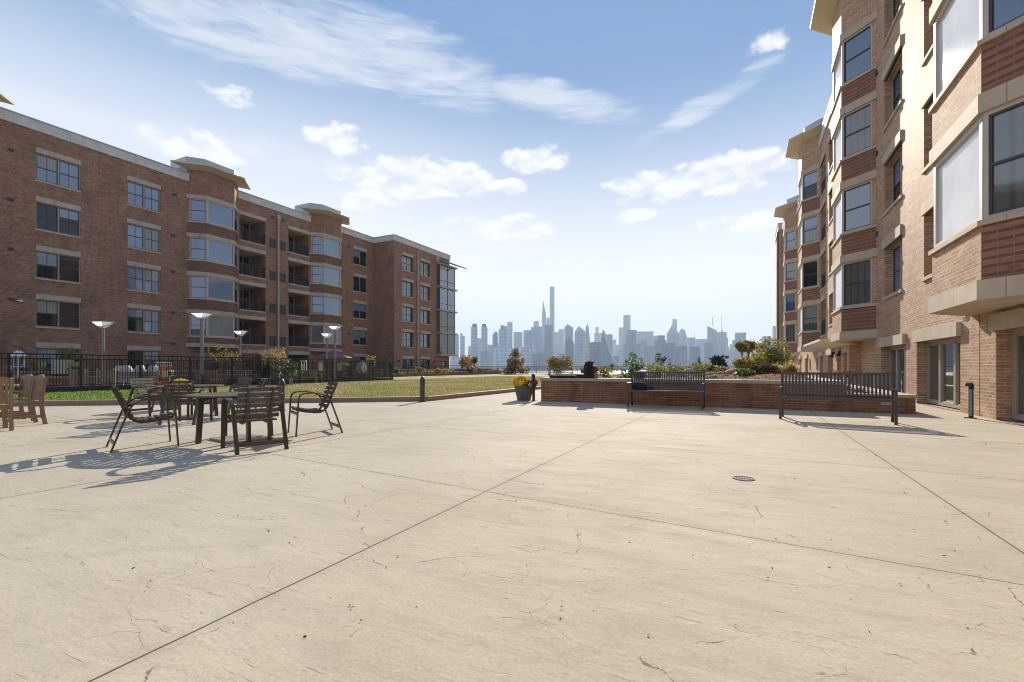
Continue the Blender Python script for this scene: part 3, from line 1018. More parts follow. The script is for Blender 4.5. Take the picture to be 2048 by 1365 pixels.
for t0, t1, z0, z1, zt, j in wb:
    window(LB, FB, t0, t1, z0, z1, [1, 1], 0.30, rg.choice([G_CURT, G_BLIND, G_SKY]), SASH, SASH, sill=0.09 if j else 0)
    lintel(LB, FB, t0 - .02, t1 + .02, zt)
window(LB, FB, 53.6 - 44.35, 55.6 - 44.35, 0.02, 2.0, [1, 1], 0.30, G_CURT, SASH, SASH, grid=(1, 1), rail=False, sill=0, name='terrace_door')
cornice(LB, FR, 0, FR.L - .345)
cornice(LB, FB, -.10, FB.L + .1)
d = MB()
fbox(d, FB, 48.72 - 44.35, 48.88 - 44.35, 0, 15.9, .03, .17)
LB.part(d, 'downpipe', GALV)
for y in (45.1, 52.4):
    g = MB()
    g.lathe([(.0, 0), (.13, .02), (.11, .22), (0, .3)], 8, FB.pt(y - 44.35, .14, 1.75))
    LB.part(g, 'wall_lamp', BLACK)
# glazed corner bay
for k, zt in enumerate(LT):
    z0 = 2.95 if k == 0 else LT[k - 1] + .1
    z1 = zt - .12
    fr, gl, bnd = MB(), MB(), MB()
    x0, x1, y0, y1 = XB - 1.5, XB + .45, 53.2, 57.0
    gm = [G_OLIVE, G_OLIVE, G_SKY, G_SKY][k]
    gl.box(x0 + .06, y0 + .03, z0, x1 - .03, y1 - .03, z1)
    zr = z0 + .75
    for (xa, ya) in ((x1 - .06, y0), (x1 - .06, (y0 + y1) / 2), (x1 - .06, y1 - .07), (XB + .01, y0)):
        fr.box(xa, ya, z0, xa + .07, ya + .07, z1)
    fr.box(x1 - .062, y0 + .075, zr, x1 + .006, (y0 + y1) / 2 - .002, zr + .06)
    fr.box(x1 - .062, (y0 + y1) / 2 + .075, zr, x1 + .006, y1 - .072, zr + .06)
    fr.box(XB + .08, y0 - .004, zr, x1 - .065, y0 + .06, zr + .05)
    wn = LB.part(fr, 'corner_window', SASH)
    LB.part(gl, 'pane', gm, wn)
    bnd.box(x0, y0 - .1, zt - .118, x1 + .22, y1 + .3, zt + .096)
    LB.part(bnd, 'corner_band', STONE_L)
g = MB().box(XB - 1.5, 53.1, 2.7, XB + .65, 57.3, 2.945)
LB.part(g, 'corner_band', STONE_L)
g = MB().box(XB + .02, 52.9, 15.5, XB + .25, 53.4, 16.3)
LB.part(g, 'bracket', STONE)
g = MB()
g.bar((XB + .2, 53.2, 15.9), (XB + 2.1, 53.2, 15.25), .08, .12)
g.bar((XB + .2, 57.4, 15.9), (XB + 2.1, 57.4, 15.25), .08, .12)
g.bar((XB + .2, 53.2, 15.9), (XB + .2, 57.4, 15.9), .1, .12)
for i in range(1, 9):
    f = i / 8
    g.bar((XB + .2 + 1.9 * f, 53.2, 15.92 - .65 * f), (XB + .2 + 1.9 * f, 57.4, 15.92 - .65 * f), .14, .04)
LB.part(g, 'sunshade', CAPM)
g = MB()
g.box(XL - 14, -14, CZ0 - .3, XL - .31, 56.0, CZ0 - .05)
g.box(XL - .3, 44.6, CZ0 - .3, XB - .31, 56.0, CZ0 - .05)
LB.part(g, 'roof', CAPM)
g = MB()
g.quad((XL, -14, 0), (XL - 14, -14, 0), (XL - 14, -14, CZ0), (XL, -14, CZ0))
g.quad((XL - 14, -14, 0), (XL - 14, 56.2, 0), (XL - 14, 56.2, CZ0), (XL - 14, -14, CZ0))
LB.part(g, 'rear_wall', BR_L)

# ------------------------------------------------------------------ the sunlit building on the other side
RB = Bld(thing('apartment_building', 'sunlit tan brick apartment building beside the patio, with jutting bays and ground floor glass doors', 'building', (XR, 25, 0)))
YA, YE = -12.0, 59.9
F = Face((XR, YA), (XR, YE), -1)
T = lambda y: y - YA
hs, ws = [], []
for y0, y1 in ((19.8, 22.05), (15.45, 17.7), (5.3, 7.5), (28.35, 30.35), (45.5, 47.5), (50.5, 52.5), (33.0, 35.0)):
    for zt in LT:
        z1 = zt - .34
        hs.append((T(y0), T(y1), z1 - 1.82, z1, 0.34))
        ws.append((T(y0), T(y1), z1 - 1.82, z1, zt))
gr = [(10.9, 13.28), (15.1, 18.35), (19.45, 22.5), (28.3, 30.2), (31.0, 32.2), (33.6, 35.6), (37.5, 39.0), (46.0, 48.0), (51.0, 53.0)]
for y0, y1 in gr: hs.append((T(y0), T(y1), 0.0, 1.86, 0.34))
lr = (36.4, 38.75)
for zt in LT: hs.append((T(lr[0]), T(lr[1]), zt - 2.62, zt - .33, 1.6))
wp = MB()
wall_panel(wp, F, 0, F.L, -0.02, CZ0, hs)
RB.part(wp, 'wall', BR_R)
for t0, t1, z0, z1, zt in ws:
    window(RB, F, t0, t1, z0, z1, [1, 1], 0.30, rg.choice([G_DARK, G_SKY, G_BLIND]), FRAMEL, SASH, grid=(1, 2), sill=0.1)
    lintel(RB, F, t0 - .02, t1 + .02, zt, proud=0.07, m=STONE)
for i, (y0, y1) in enumerate(gr):
    n = [3, 3, 3, 2, 1, 2, 1, 2, 2][i]
    window(RB, F, T(y0) + .01, T(y1) - .01, 0.03, 1.86, [1] * n, 0.30, G_DOOR, FRAME, FRAME if n > 1 else SASH, grid=(1, 1), rail=False, sill=0, name='patio_door', mull=0.13, fw=0.09)
    lintel(RB, F, T(y0) - .06, T(y1) + .06, 2.2, proud=0.10, m=STONE)
rgf = lambda k, i: G_WHITE if i == 1 else [G_GREY, G_SKY, G_GREY, G_SKY][k]
for y0, y1, kk in ((10.0, 14.4, 0), (23.3, 27.6, 1), (38.9, 43.2, 2), (55.2, 59.5, 3), (-3, 1.4, 4)):
    bay(RB, XR, -1, y0, y1, 1.0, (2.28, 2.62), glf=rgf, stripe=BR_RS, body=BR_R, stone=STONE)
for j, zt in enumerate(LT): loggia(RB, F, T(lr[0]), T(lr[1]), zt, 1.6, G_DARK)
cornice(RB, F, 0, F.L, m=CORN)
XE = 3.4
FE = Face((XE, 59.9), (XE, 66), -1)
FE2 = Face((XR, 59.9), (XE, 59.9), 1)
wq = MB()
wall_panel(wq, FE, 0, FE.L, -.02, CZ0, [])
wall_panel(wq, FE2, 0, FE2.L, -.02, CZ0, [])
wq.quad((XE, 66, 0), (XR + 14, 66, 0), (XR + 14, 66, CZ0), (XE, 66, CZ0))
RB.part(wq, 'block_wall', BR_R)
cornice(RB, FE, 0, FE.L)
d = MB().tube([(XE - .1, 60.1, 0), (XE - .1, 60.1, 16.2)], .09, 8)
RB.part(d, 'downpipe', LEAD)
g = MB().box(XR + .31, YA, CZ0 - .3, XR + 14, 65.9, CZ0 - .05)
RB.part(g, 'roof', CAPM)
g = MB()
g.quad((XR, YA, 0), (XR + 14, YA, 0), (XR + 14, YA, CZ0), (XR, YA, CZ0))
g.quad((XR + 14, YA, 0), (XR + 14, 66, 0), (XR + 14, 66, CZ0), (XR + 14, YA, CZ0))
RB.part(g, 'rear_wall', BR_R)
for y in (14.05, ):
    g = MB()
    fbox(g, F, T(y) - .008, T(y) + .008, 0, 2.3, -.004, .004)
    RB.part(g, 'expansion_joint', LEAD)
for y, z in [(23.0, 9.5), (23.0, 6.3), (23.05, 12.7), (29.0, 6.2), (30.9, 6.2), (27.9, 9.6), (30.9, 9.4), (27.9, 12.5), (33.2, 15.8)]:
    g = MB()
    fbox(g, F, T(y), T(y) + .16, z, z + .16, -.01, .06)
    RB.part(g, 'vent', LEAD)
# entrance canopy and lamps further along
g = MB()
g.hexa([(3.35, 27.0, 2.33), (XR + .02, 27.0, 2.20), (XR + .02, 33.8, 2.20), (3.35, 33.8, 2.33)], [(3.35, 27.0, 2.43), (XR + .02, 27.0, 2.60), (XR + .02, 33.8, 2.60), (3.35, 33.8, 2.43)])
co = RB.part(g, 'entrance_canopy', SOFFIT)
g = MB().box(3.22, 26.95, 2.36, 3.348, 33.85, 2.47)
RB.part(g, 'gutter', WHITE, co)
g = MB().box(4.28, 26.2, 0, XR + .02, 26.75, 2.15)
RB.part(g, 'entrance_pier', BR_R)
for y in (30.65, 32.9):
    g = MB()
    c = F.pt(T(y), .16, 1.72)
    g.lathe([(0.02, .15), (.05, .14), (.11, .04), (.115, 0), (.0, .02)], 10, c)
    fbox(g, F, T(y) - .05, T(y) + .05, 1.86, 1.98, 0, .18)
    RB.part(g, 'wall_lamp', BLACK)
g = MB()
c = F.pt(T(14.35), .13, 2.13)
g.lathe([(.0, 0), (.06, .03), (.07, .13), (0, .15)], 10, c)
RB.part(g, 'security_camera', WHITE)
for y0 in (40.0, 44.2):
    g = MB()
    fbox(g, F, T(y0), T(y0) + .9, .9, 1.75, -.02, .03)
    RB.part(g, 'louver', LOUVER)

# ------------------------------------------------------------------ metal patio furniture
def add(o): return o


def make_patio_chair(label):
    t = thing('patio_chair', label, 'chair', group='slatted metal patio chairs')
    for sx in (-1, 1):
        x = .295 * sx
        pts = [(x, .30, 0), (x, .275, .36), (x, .26, .60), (x, .235, .655), (x, .18, .68), (x, .05, .685), (x, -.10, .66), (x, -.19, .61), (x, -.235, .54), (x, -.33, .27), (x, -.42, 0)]
        MB().ribbon(pts, .05, .018).build('arm_frame', BRONZE, t)
        x = .15 * sx
        rp = [(x, .27, .41), (x, .13, .375), (x, -.02, .355), (x, -.10, .355), (x, -.17, .38), (x, -.215, .44), (x, -.26, .55), (x, -.31, .68), (x, -.375, .83)]
        MB().ribbon(rp, .022, .03).build('seat_rail', BRONZE, t)
    s = MB()
    prof = [(.265, .428), (.19, .412), (.115, .392), (.04, .376), (-.035, .372), (-.105, .376)]
    for i, (y, z) in enumerate(prof):
        s.bar((-.265, y, z + .008), (.265, y, z + .008), .05, .022)
    s.build('seat', BRONZE2, t)
    b = MB()
    for i, (y, z) in enumerate([(-.205, .455), (-.235, .525), (-.262, .597), (-.29, .67), (-.32, .742), (-.352, .815)]):
        b.bar((-.265, y + .008, z), (.265, y + .008, z), .02, .054, up=(0, -.37, .93))
    b.build('backrest', BRONZE2, t)
    MB().bar((-.285, .275, .36), (.285, .275, .36), .018, .04).build('stretcher', BRONZE, t)
    MB().bar((-.285, -.385, .11), (.285, -.385, .11), .014, .05).build('stretcher', BRONZE, t)
    MB().bar((-.285, -.205, .60), (-.16, -.27, .575), .02, .03).build('bracket', BRONZE, t)
    MB().bar((.285, -.205, .60), (.16, -.27, .575), .02, .03).build('bracket', BRONZE, t)
    return t


chair0 = [None]


def patio_chair(dc, latc, fd, fl, label):
    """centre (depth, lateral); facing (depth, lateral) components"""
    x, y = -SN * dc + CS * latc, CS * dc + SN * latc
    vx, vy = -SN * fd + CS * fl, CS * fd + SN * fl
    rz = math.atan2(vy, vx) - math.pi / 2
    if chair0[0] is None:
        o = chair0[0] = make_patio_chair(label)
        o.location = (x, y, 0)
        o.rotation_euler.z = rz
    else:
        o = dup(chair0[0], (x, y, 0), rz, label)
    return o


patio_chair(6.40, -3.53, .62, -.60, 'bronze slatted metal chair seen from behind, the nearest and largest of the metal chairs')
patio_chair(7.86, -3.36, -.42, -.57, 'bronze slatted metal chair in side view facing left, standing clear on the sunny patio')
patio_chair(6.55, -5.08, .52, .52, 'bronze slatted metal chair in side view between the teak chairs and the near round table')
patio_chair(9.35, -6.45, .95, -.15, 'bronze slatted metal chair in front of the farther round table, back turned to us')
patio_chair(11.6, -6.9, -.75, -.35, 'dark slatted metal chair behind the near round table, its wide back showing above the tabletop')
patio_chair(10.75, -6.05, -.2, -.75, 'slatted metal chair in profile close to the bollard behind the tables')
patio_chair(10.9, -8.35, -.2, .8, 'slatted metal chair half hidden on the far side of the farther round table')


def make_round_table(label, cat='table'):
    t = thing('round_table', label, cat, group='round metal patio tables')
    r = .64
    top = MB()
    n = 48
    # rim ring and slats with open slots
    ring_o = [(r * math.cos(2 * math.pi * k / n), r * math.sin(2 * math.pi * k / n)) for k in range(n)]
    ring_i = [((r - .10) * math.cos(2 * math.pi * k / n), (r - .10) * math.sin(2 * math.pi * k / n)) for k in range(n)]
    for k in range(n):
        j = (k + 1) % n
        top.hexa([(*ring_i[k], .682), (*ring_o[k], .682), (*ring_o[j], .682), (*ring_i[j], .682)], [(*ring_i[k], .70), (*ring_o[k], .70), (*ring_o[j], .70), (*ring_i[j], .70)])
    w_ = .075
    x = -r + .09
    while x < r - .08:
        c = x + w_ / 2
        hl = math.sqrt(max(0.001, (r - .085) ** 2 - c * c))
        top.box(x, -hl, .684, x + w_, hl, .698)
        x += w_ + .03
    top.box(-.04, -r + .1, .676, .04, r - .1, .6835)
    top.build('tabletop', plain('bronze_sky_sheen', (.17, .14, .105), .34, .15, 5, spec=.6), t)  # bronze lightened in colour to carry the sky's reflection on the top
    for a in range(4):
        ca, sa = math.cos(R(45 + 90 * a)), math.sin(R(45 + 90 * a))
        MB().bar((.46 * ca, .46 * sa, .675), (.50 * ca, .50 * sa, 0.0), .07, .045, up=(-sa, ca, 0)).build('leg', BRONZE, t)
    MB().bar((-.34, -.34, .655), (.34, .34, .655), .03, .04).build('brace', BRONZE, t)
    MB().bar((-.34, .34, .652), (.34, -.34, .652), .03, .034).build('brace', BRONZE, t)
    return t


tb = make_round_table('nearer round bronze metal table with a slotted top and a flat plate beneath it')
x, y = P(1024 + FPX * (-4.20 / 7.15), 7.15)
tb.location = (x, y, 0)
tb.rotation_euler.z = R(30)
bpz = tag(MB().box(-.36, -.30, 0.001, .36, .30, .03).build('umbrella_base', GALV, bevel=.006), 'flat grey steel umbrella base plate lying under the near round table', 'umbrella base')
bpz.location = (*P(483, 7.15), 0)
bpz.rotation_euler.z = R(-8)
x, y = P(380, 10.4)
dup(tb, (x, y, 0), R(12), 'farther round metal table with a pale slotted top, before the red and yellow flowers')
g = MB()
g.lathe([(0, 0), (.05, .015), (.085, .06), (.085, .10), (.05, .15), (.02, .165), (.02, .21), (0, .215)], 14)
o = tag(g.build('lantern', plain('enamel_navy', (.03, .045, .08), .25, .1), smooth=True), 'small round navy lantern hanging below the edge of the farther round table', 'lantern')
o.location = (*P(337, 9.7), .47)
MB().tube([(0, 0, .205), (0, 0, .27)], .006, 6).build('hook', GALV, o)


# teak chairs
def make_teak_chair(label):
    t = thing('teak_chair', label, 'chair', group='teak garden chairs')
    for sx in (-1, 1):
        x = .29 * sx
        MB().ribbon([(x, -.275, 0), (x, -.235, .22), (x, -.22, .42), (x, -.228, .55), (x, -.26, .80), (x, -.285, .91)], .05, .06).build('leg', TEAKG, t)
        MB().bar((x, .27, 0), (x, .25, .64), .05, .05).build('leg', TEAKG, t)
        MB().ribbon([(x, -.24, .60), (x, 0, .635), (x, .2, .655), (x, .33, .65)], .065, .03).build('armrest', TEAKG, t)
        MB().bar((x, -.275, .16), (x, .262, .16), .03, .05).build('stretcher', TEAKG, t)
    s = MB()
    for i in range(7):
        y = -.20 + .075 * i
        s.box(-.262, y, .425, .262, y + .062, .445)
    s.box(-.264, -.205, .36, .264, -.18, .42)
    s.box(-.264, .225, .36, .264, .25, .42)
    s.build('seat', TEAK, t)
    b = MB()
    top = []
    for i in range(13):
        u = -.265 + .53 * i / 12
        top.append((u, -.268 - .02 * math.cos(u / .265 * 1.57), .86 + .045 * math.cos(u / .265 * 1.57)))
    for a, c in zip(top[:-1], top[1:]): b.bar(a, c, .03, .11)
    b.bar((-.265, -.228, .50), (.265, -.228, .50), .03, .06)
    for i in range(9):
        u = -.235 + .47 * i / 8
        b.bar((u, -.232, .53), (u, -.272, .84), .036, .014, up=(0, 1, .2))
    b.build('backrest', TEAK, t)
    return t


def face(fd, fl):
    vx, vy = -SN * fd + CS * fl, CS * fd + SN * fl
    return math.atan2(vy, vx) - math.pi / 2


tk = make_teak_chair('weathered teak armchair with its slatted back towards us, cut by the picture edge')
tk.location = (-SN * 8.09 + CS * -9.10, CS * 8.09 + SN * -9.10, 0)
tk.rotation_euler.z = face(.58, -.81)
dup(tk, (-SN * 9.0 + CS * -9.42, CS * 9.0 + SN * -9.42, 0), face(-.58, -.36), 'weathered teak armchair seen from its side, nearest to the metal tables')
dup(tk, (-SN * 9.58 + CS * -10.25, CS * 9.58 + SN * -10.25, 0), face(-.58, -.34), 'weathered teak armchair standing behind the other side-on teak chair, by the grass')
t = thing('teak_table', 'round teak table with a pale edge between the teak armchairs', 'table', (-SN * 9.6 + CS * -10.95, CS * 9.6 + SN * -10.95, 0))
MB().lathe([(0, .69), (.66, .69), (.67, .70), (.67, .725), (.66, .735), (0, .735)], 36).build('tabletop', TEAK, t)
for a in range(4):
    ca, sa = math.cos(R(45 + 90 * a)), math.sin(R(45 + 90 * a))
    MB().bar((.4 * ca, .4 * sa, .689), (.44 * ca, .44 * sa, 0), .06, .06).build('leg', TEAK, t)
g = MB()
g.lathe([(0, 0), (.05, 0), (.055, .03), (.06, .09), (.045, .13), (0, .14)], 14)
o = tag(g.build('candle_jar', WHITE, smooth=True), 'small white jar standing on the round teak table', 'jar')
o.location = (-SN * 9.75 + CS * -10.64, CS * 9.75 + SN * -10.64, .736)


# slatted benches
def make_bench(label):
    t = thing('bench', label, 'bench', group='bronze metal benches on the patio')
    L = .93
    b = MB()
    tb_, bb_ = (0, .30, .965), (0, .185, .47)
    b.bar((-L, .30, .965), (L, .30, .965), .045, .05)
    b.bar((-L, .19, .50), (L, .19, .50), .035, .045)
    n = 29
    for i in range(n):
        x = -L + .045 + (2 * L - .09) * i / (n - 1)
        b.bar((x, .30, .94), (x, .192, .52), .038, .010, up=(0, 1, .25))
    b.build('backrest', BRONZE, t)
    s = MB()
    s.bar((-L, -.27, .455), (L, -.27, .455), .05, .05)
    s.bar((-L, .15, .44), (L, .15, .44), .03, .05)
    for i in range(n):
        x = -L + .045 + (2 * L - .09) * i / (n - 1)
        s.bar((x, -.25, .468), (x, .15, .455), .038, .008)
    s.build('seat', BRONZE, t)
    for sx in (-1, 1):
        x = (L + .03) * sx
        MB().bar((x, -.28, 0), (x, -.28, .66), .05, .05).build('leg', BRONZE, t)
        MB().ribbon([(x, .30, 0), (x, .17, .40), (x, .19, .50), (x, .25, .72), (x, .315, .99)], .05, .05).build('leg', BRONZE, t)
        MB().bar((x, -.31, .665), (x, .235, .665), .055, .022).build('armrest', BRONZE, t)
        MB().bar((x, -.255, .44), (x, .16, .44), .035, .04).build('side_rail', BRONZE, t)
    return t


def mid(a, b): return ((a[0] + b[0]) / 2, (a[1] + b[1]) / 2)


bn = make_bench('bronze slatted bench with a black bag on its seat, close to the planter wall')
p0, p1 = P(1257, 12.95), P(1403, 12.2)
bn.location = (*mid(p0, p1), 0)
bn.location.y += .28
bn.rotation_euler.z = R(0)
p0, p1 = P(1569.5, 9.98), P(1781, 9.0)
ang = math.atan2(p1[1] - p0[1], p1[0] - p0[0])
bn2 = dup(bn, (*mid(p0, p1), 0), ang, 'bronze slatted bench standing out on the sunny patio before the low end of the planter')
bn2.location.x += -math.sin(ang) * .28
bn2.location.y += math.cos(ang) * .28


def lump(name, m, segs, rad, seed, squash=(1, 1, 1), n=14, noise=.25):
    """soft crumpled body following a list of (x,y,z,r)"""
    r_ = random.Random(seed)
    g = MB()
    rings = []
    for (x, y, z, r) in segs:
        ph = r_.uniform(0, 6)
        rings.append([(x + squash[0] * r * math.cos(2 * math.pi * k / n) * (1 + noise * (math.sin(3 * 2 * math.pi * k / n + ph) * .5 + r_.uniform(-.4, .4))),
                       y + squash[1] * r * math.sin(2 * math.pi * k / n) * (1 + noise * (math.cos(4 * 2 * math.pi * k / n + ph) * .4 + r_.uniform(-.3, .3))), z + r_.uniform(-.01, .01)) for k in range(n)])
    g.loft(rings)
    return g


BAGM = plain('fabric_black', (.012, .012, .014), .8, .3, 14, bump=.6, bscale=60)
bx, by = bn.location.x, bn.location.y
g = lump('bag', BAGM, [(-.68, .02, .475, .20), (-.68, .03, .50, .24), (-.70, .05, .58, .22), (-.72, .07, .66, .17), (-.72, .08, .68, .05)], 0, 3, (1.0, .55, 1))
o = g.build('shoulder_bag', BAGM, smooth=True)
tag(o, 'slouching black bag on the seat of the bench by the planter', 'bag')
o.location = (bx, by, 0)
st = MB()
st.ribbon([(-.52, -.05, .50), (-.38, -.10, .50), (-.25, -.05, .487), (-.12, .0, .48), (-.03, -.06, .48)], .05, .02, axis=(0, 1, 0)).build('strap', BAGM, o)
lump('pocket', BAGM, [(-.42, 0, .475, .11), (-.42, 0, .51, .12), (-.43, .01, .56, .08)], 0, 5, (1.1, .7, 1)).build('pocket', BAGM, o, smooth=True)

# ------------------------------------------------------------------ brick planter on the patio
PX0, PX1, PXM, PY0, PY1 = -5.92, 3.58, 2.22, 14.05, 26.5
pl = thing('brick_planter', 'raised red brick planter with stone coping behind the two benches, filled with shrubs and driftwood', 'planter', (PX0, PY0, 0))
off = (PX0, PY0, 0)
zt = .665
g = MB()
g.box(PX0, PY0, -.01, PXM, PY0 + .3, zt)
g.box(PX0, PY0 + .3, -.01, PX0 + .3, PY1, zt)
g.box(PXM - .3, PY0 + .3, -.01, PXM, PY1, zt)
g.box(PX0 + .3, PY1 - .3, -.01, PXM - .3, PY1, zt)
g.build('planter_wall', BR_P, pl, off)
g = MB()
for a in ((PX0 - .03, PY0 - .03, PXM + .03, PY0 + .36), (PX0 - .03, PY0 + .36, PX0 + .36, PY1 + .03), (PXM - .36, PY0 + .36, PXM + .03, PY1 + .03), (PX0 + .36, PY1 - .36, PXM - .36, PY1 + .03)):
    g.box(a[0], a[1], zt + .001, a[2], a[3], zt + .095)
g.build('coping', COPING, pl, off, bevel=.008)
g = MB()
g.box(PXM + .002, PY0, -.01, PX1, PY0 + .3, .37)
g.box(PX1 - .3, PY0 + .3, -.01, PX1, PY1 - 3, .37)
g.build('low_wall', BR_P, pl, off)
g = MB()
g.box(PXM + .032, PY0 - .03, .371, PX1 + .03, PY0 + .40, .45)
g.box(PX1 - .40, PY0 + .40, .371, PX1 + .03, PY1 - 3, .45)
g.build('seat_coping', COPING, pl, off, bevel=.008)
g = MB().box(2.92, PY0 - .012, .19, 3.16, PY0 - .001, .29)
g.build('step_light', plain('louver_tan', (.45, .38, .28), .5, .05), pl, off)


def mound(x0, x1, y0, y1, z0, hf, nx, ny):
    g = MB()
    vs = []
    for j in range(ny + 1):
        for i in range(nx + 1):
            x, y = x0 + (x1 - x0) * i / nx, y0 + (y1 - y0) * j / ny
            e = min(i, nx - i, j, ny - j)
            vs.append((x, y, z0 + (hf(x, y) if e > 0 else 0)))
    fs = [(j * (nx + 1) + i, j * (nx + 1) + i + 1, (j + 1) * (nx + 1) + i + 1, (j + 1) * (nx + 1) + i) for j in range(ny) for i in range(nx)]
    return g.add(vs, fs)


hm = lambda x, y: .10 + .10 * math.exp(-((x + 0.2) / 2.2) ** 2 - ((y - 19) / 3) ** 2) + .13 * math.exp(-((x - 1.1) / 1.3) ** 2 - ((y - 17.6) / 1.6) ** 2) + .05 * math.sin(2.3 * x) * math.sin(1.7 * y) + .02 * math.sin(7 * x + 3 * y)
mound(PX0 + .34, PXM - .34, PY0 + .34, PY1 - .34, zt - .05, hm, 40, 50).build('soil', SOIL, pl, off, smooth=True)
mound(PXM + .01, PX1 - .38, PY0 + .31, PY1 - 3.2, .30, lambda x, y: .05 + .02 * math.sin(5 * x + 4 * y), 8, 40).build('soil', SOIL, pl, off, smooth=True)
soil = lambda x, y: zt - .05 + hm(x, y)

# mulch chips and creeping greenery over the bed
n_ = 5200
qx, qy = RNG.uniform(PX0 + .4, PXM - .4, n_), RNG.uniform(PY0 + .38, PY1 - .6, n_)
g = MB()
for x, y in zip(qx, qy):
    z, a, l = soil(x, y), RNG.uniform(0, 6.283), RNG.uniform(.015, .05)
    up_, wd = RNG.uniform(.0, .045), RNG.uniform(.3, .8)
    ca, sa = math.cos(a) * l, math.sin(a) * l
    g.add([(x - ca, y - sa, z + .005), (x - sa * wd * .5, y + ca * wd * .5, z + up_ * .6 + .008), (x + ca, y + sa, z + up_ + .008), (x + sa * wd * .5, y - ca * wd * .5, z + .008)], [(0, 1, 2, 3)])
tag(g.build('mulch_litter', leafmat('mulch_bits', [(.10, .05, .025), (.26, .14, .07), (.16, .10, .05), (.34, .24, .13), (.10, .13, .035), (.20, .10, .05)], .15)), 'mulch chips, dry leaves and creeping greenery covering the bed of the patio planter', 'mulch', kind='stuff')

# second, lower planter ledge beyond it and the paved walk between
p2 = thing('brick_planter', 'low brick planter ledge with a pale stone top beyond the shrubs, towards the river', 'planter', (-6, 33, 0))
MB().box(-12.6, 33, -.01, -2, 33.4, .52).build('planter_wall', BR_P, p2, (-6, 33, 0))
MB().box(-12.66, 32.95, .521, -1.96, 33.45, .60).build('coping', COPING, p2, (-6, 33, 0))

# long two-step planter below the shaded building
p3 = thing('brick_planter', 'long two-step brick planter wall with pale coping below the shaded building', 'planter', (-34.6, 30, 0))
of3 = (-34.6, 30, 0)
for x0, x1, z1, nm in ((-34.95, -34.6, .50, 'lower'), (-36.6, -36.3, .80, 'upper')):
    MB().box(x0, 2, -.01, x1, 66, z1).build('planter_wall', BR_P, p3, of3)
    MB().box(x0 - .05, 1.95, z1 + .001, x1 + .05, 66.05, z1 + .075).build('coping', COPING, p3, of3)
MB().box(-36.29, 2, 0, -34.96, 66, .47).build('soil', SOIL, p3, of3)
MB().box(-40.5, 2, 0, -36.61, 44.2, .74).build('soil', SOIL, p3, of3)

# ------------------------------------------------------------------ fences
def fence(name, label, A, B, zb, zt, step, pitch, base=None, mid=None, rail=(.07, .05), post=.08, pick=.023, loc=None, m=BLACK):
    A, B = Vector(A), Vector(B)
    L = (B - A).length
    u = (B - A) / L
    t = thing(name, label, 'fence', (A.x, A.y, 0))
    off = (A.x, A.y, 0)
    pt = lambda s, z: (A.x + u.x * s, A.y + u.y * s, z)
    if base: MB().bar(pt(0, base / 2), pt(L, base / 2), .22, base).build('base', plain('fence_base', (.035, .028, .024), .6, .2), t, off)
    r = MB()
    r.bar(pt(-.03, zt), pt(L + .03, zt), rail[0], rail[1])
    if mid: r.bar(pt(0, zt - mid), pt(L, zt - mid), .03, .03)
    r.bar(pt(0, zb + .04), pt(L, zb + .04), .03, .03)
    r.build('rail', m, t, off)
    n = max(1, round(L / step))
    for i in range(n + 1):
        s = L * i / n
        MB().bar(pt(s, (base or zb) * .9 if base else 0), pt(s, zt - .01), post, post).build('post', m, t, off)
    for i in range(n):
        a, b = L * i / n, L * (i + 1) / n
        k = max(1, round((b - a) / pitch))
        g = MB()
        for j in range(1, k):
            s = a + (b - a) * j / k
            tall = (not mid) or j % 2 == 0
            g.bar(pt(s, zb + .05), pt(s, zt - .02 if tall else zt - (mid or 0)), pick, pick)
        if g.v: g.build('picket_panel', m, t, off)
    return t


fence('metal_fence', 'long black metal picket fence on a dark kerb behind the grass strip', (-25.8, 1.0), (-25.8, 30.0), .30, 1.64, 2.15, .10, base=.27, mid=.20, rail=(.09, .05))
fence('metal_fence', 'short black picket fence closing off the far end of the garden court', (-26.0, 30.0), (-32.6, 30.0), .30, 1.62, 2.2, .11, base=.25, mid=.20)
fence('terrace_fence', 'black terrace railing with a thin pale top rail along the foot of the shaded building', (-36.9, 2), (-36.9, 33), .85, 1.62, 2.4, .13, rail=(.05, .035), post=.05, pick=.014)
fence('river_fence', 'low black railing at the far edge of the courtyard above the river', (-45, 75.3), (4.5, 75.3), .06, 1.22, 2.5, .13, rail=(.06, .05), post=.07, pick=.02)
fence('lawn_railing', 'thin metal rail on slim posts along the far side of the lawn', (-33.5, 38), (-33.5, 66), .04, .98, 3.4, 9, rail=(.045, .04), post=.05)
fence('terrace_fence', 'short black railing in front of the end block of the shaded building', (-37.0, 46), (-37.0, 57), .75, 1.35, 2.6, .2, rail=(.05, .035), post=.05, pick=.014)


# ------------------------------------------------------------------ lamps and bollards
m, t = newmat('lamp_diffuser')
FROST = m
t.bs.inputs['Base Color'].default_value = (.90, .85, .72, 1)
tr = t.n('ShaderNodeBsdfTranslucent', i0=(1.0, .95, .80, 1))
mx = t.n('ShaderNodeMixShader', i0=.85)
t.t.links.new(t.bs.outputs[0], mx.inputs[1])
t.t.links.new(tr.outputs[0], mx.inputs[2])
t.t.links.new(mx.outputs[0], t.out.inputs[0])
LAMPM = plain('lamp_pole', (.23, .22, .205), .4, .08, 1.0, metal=.3)


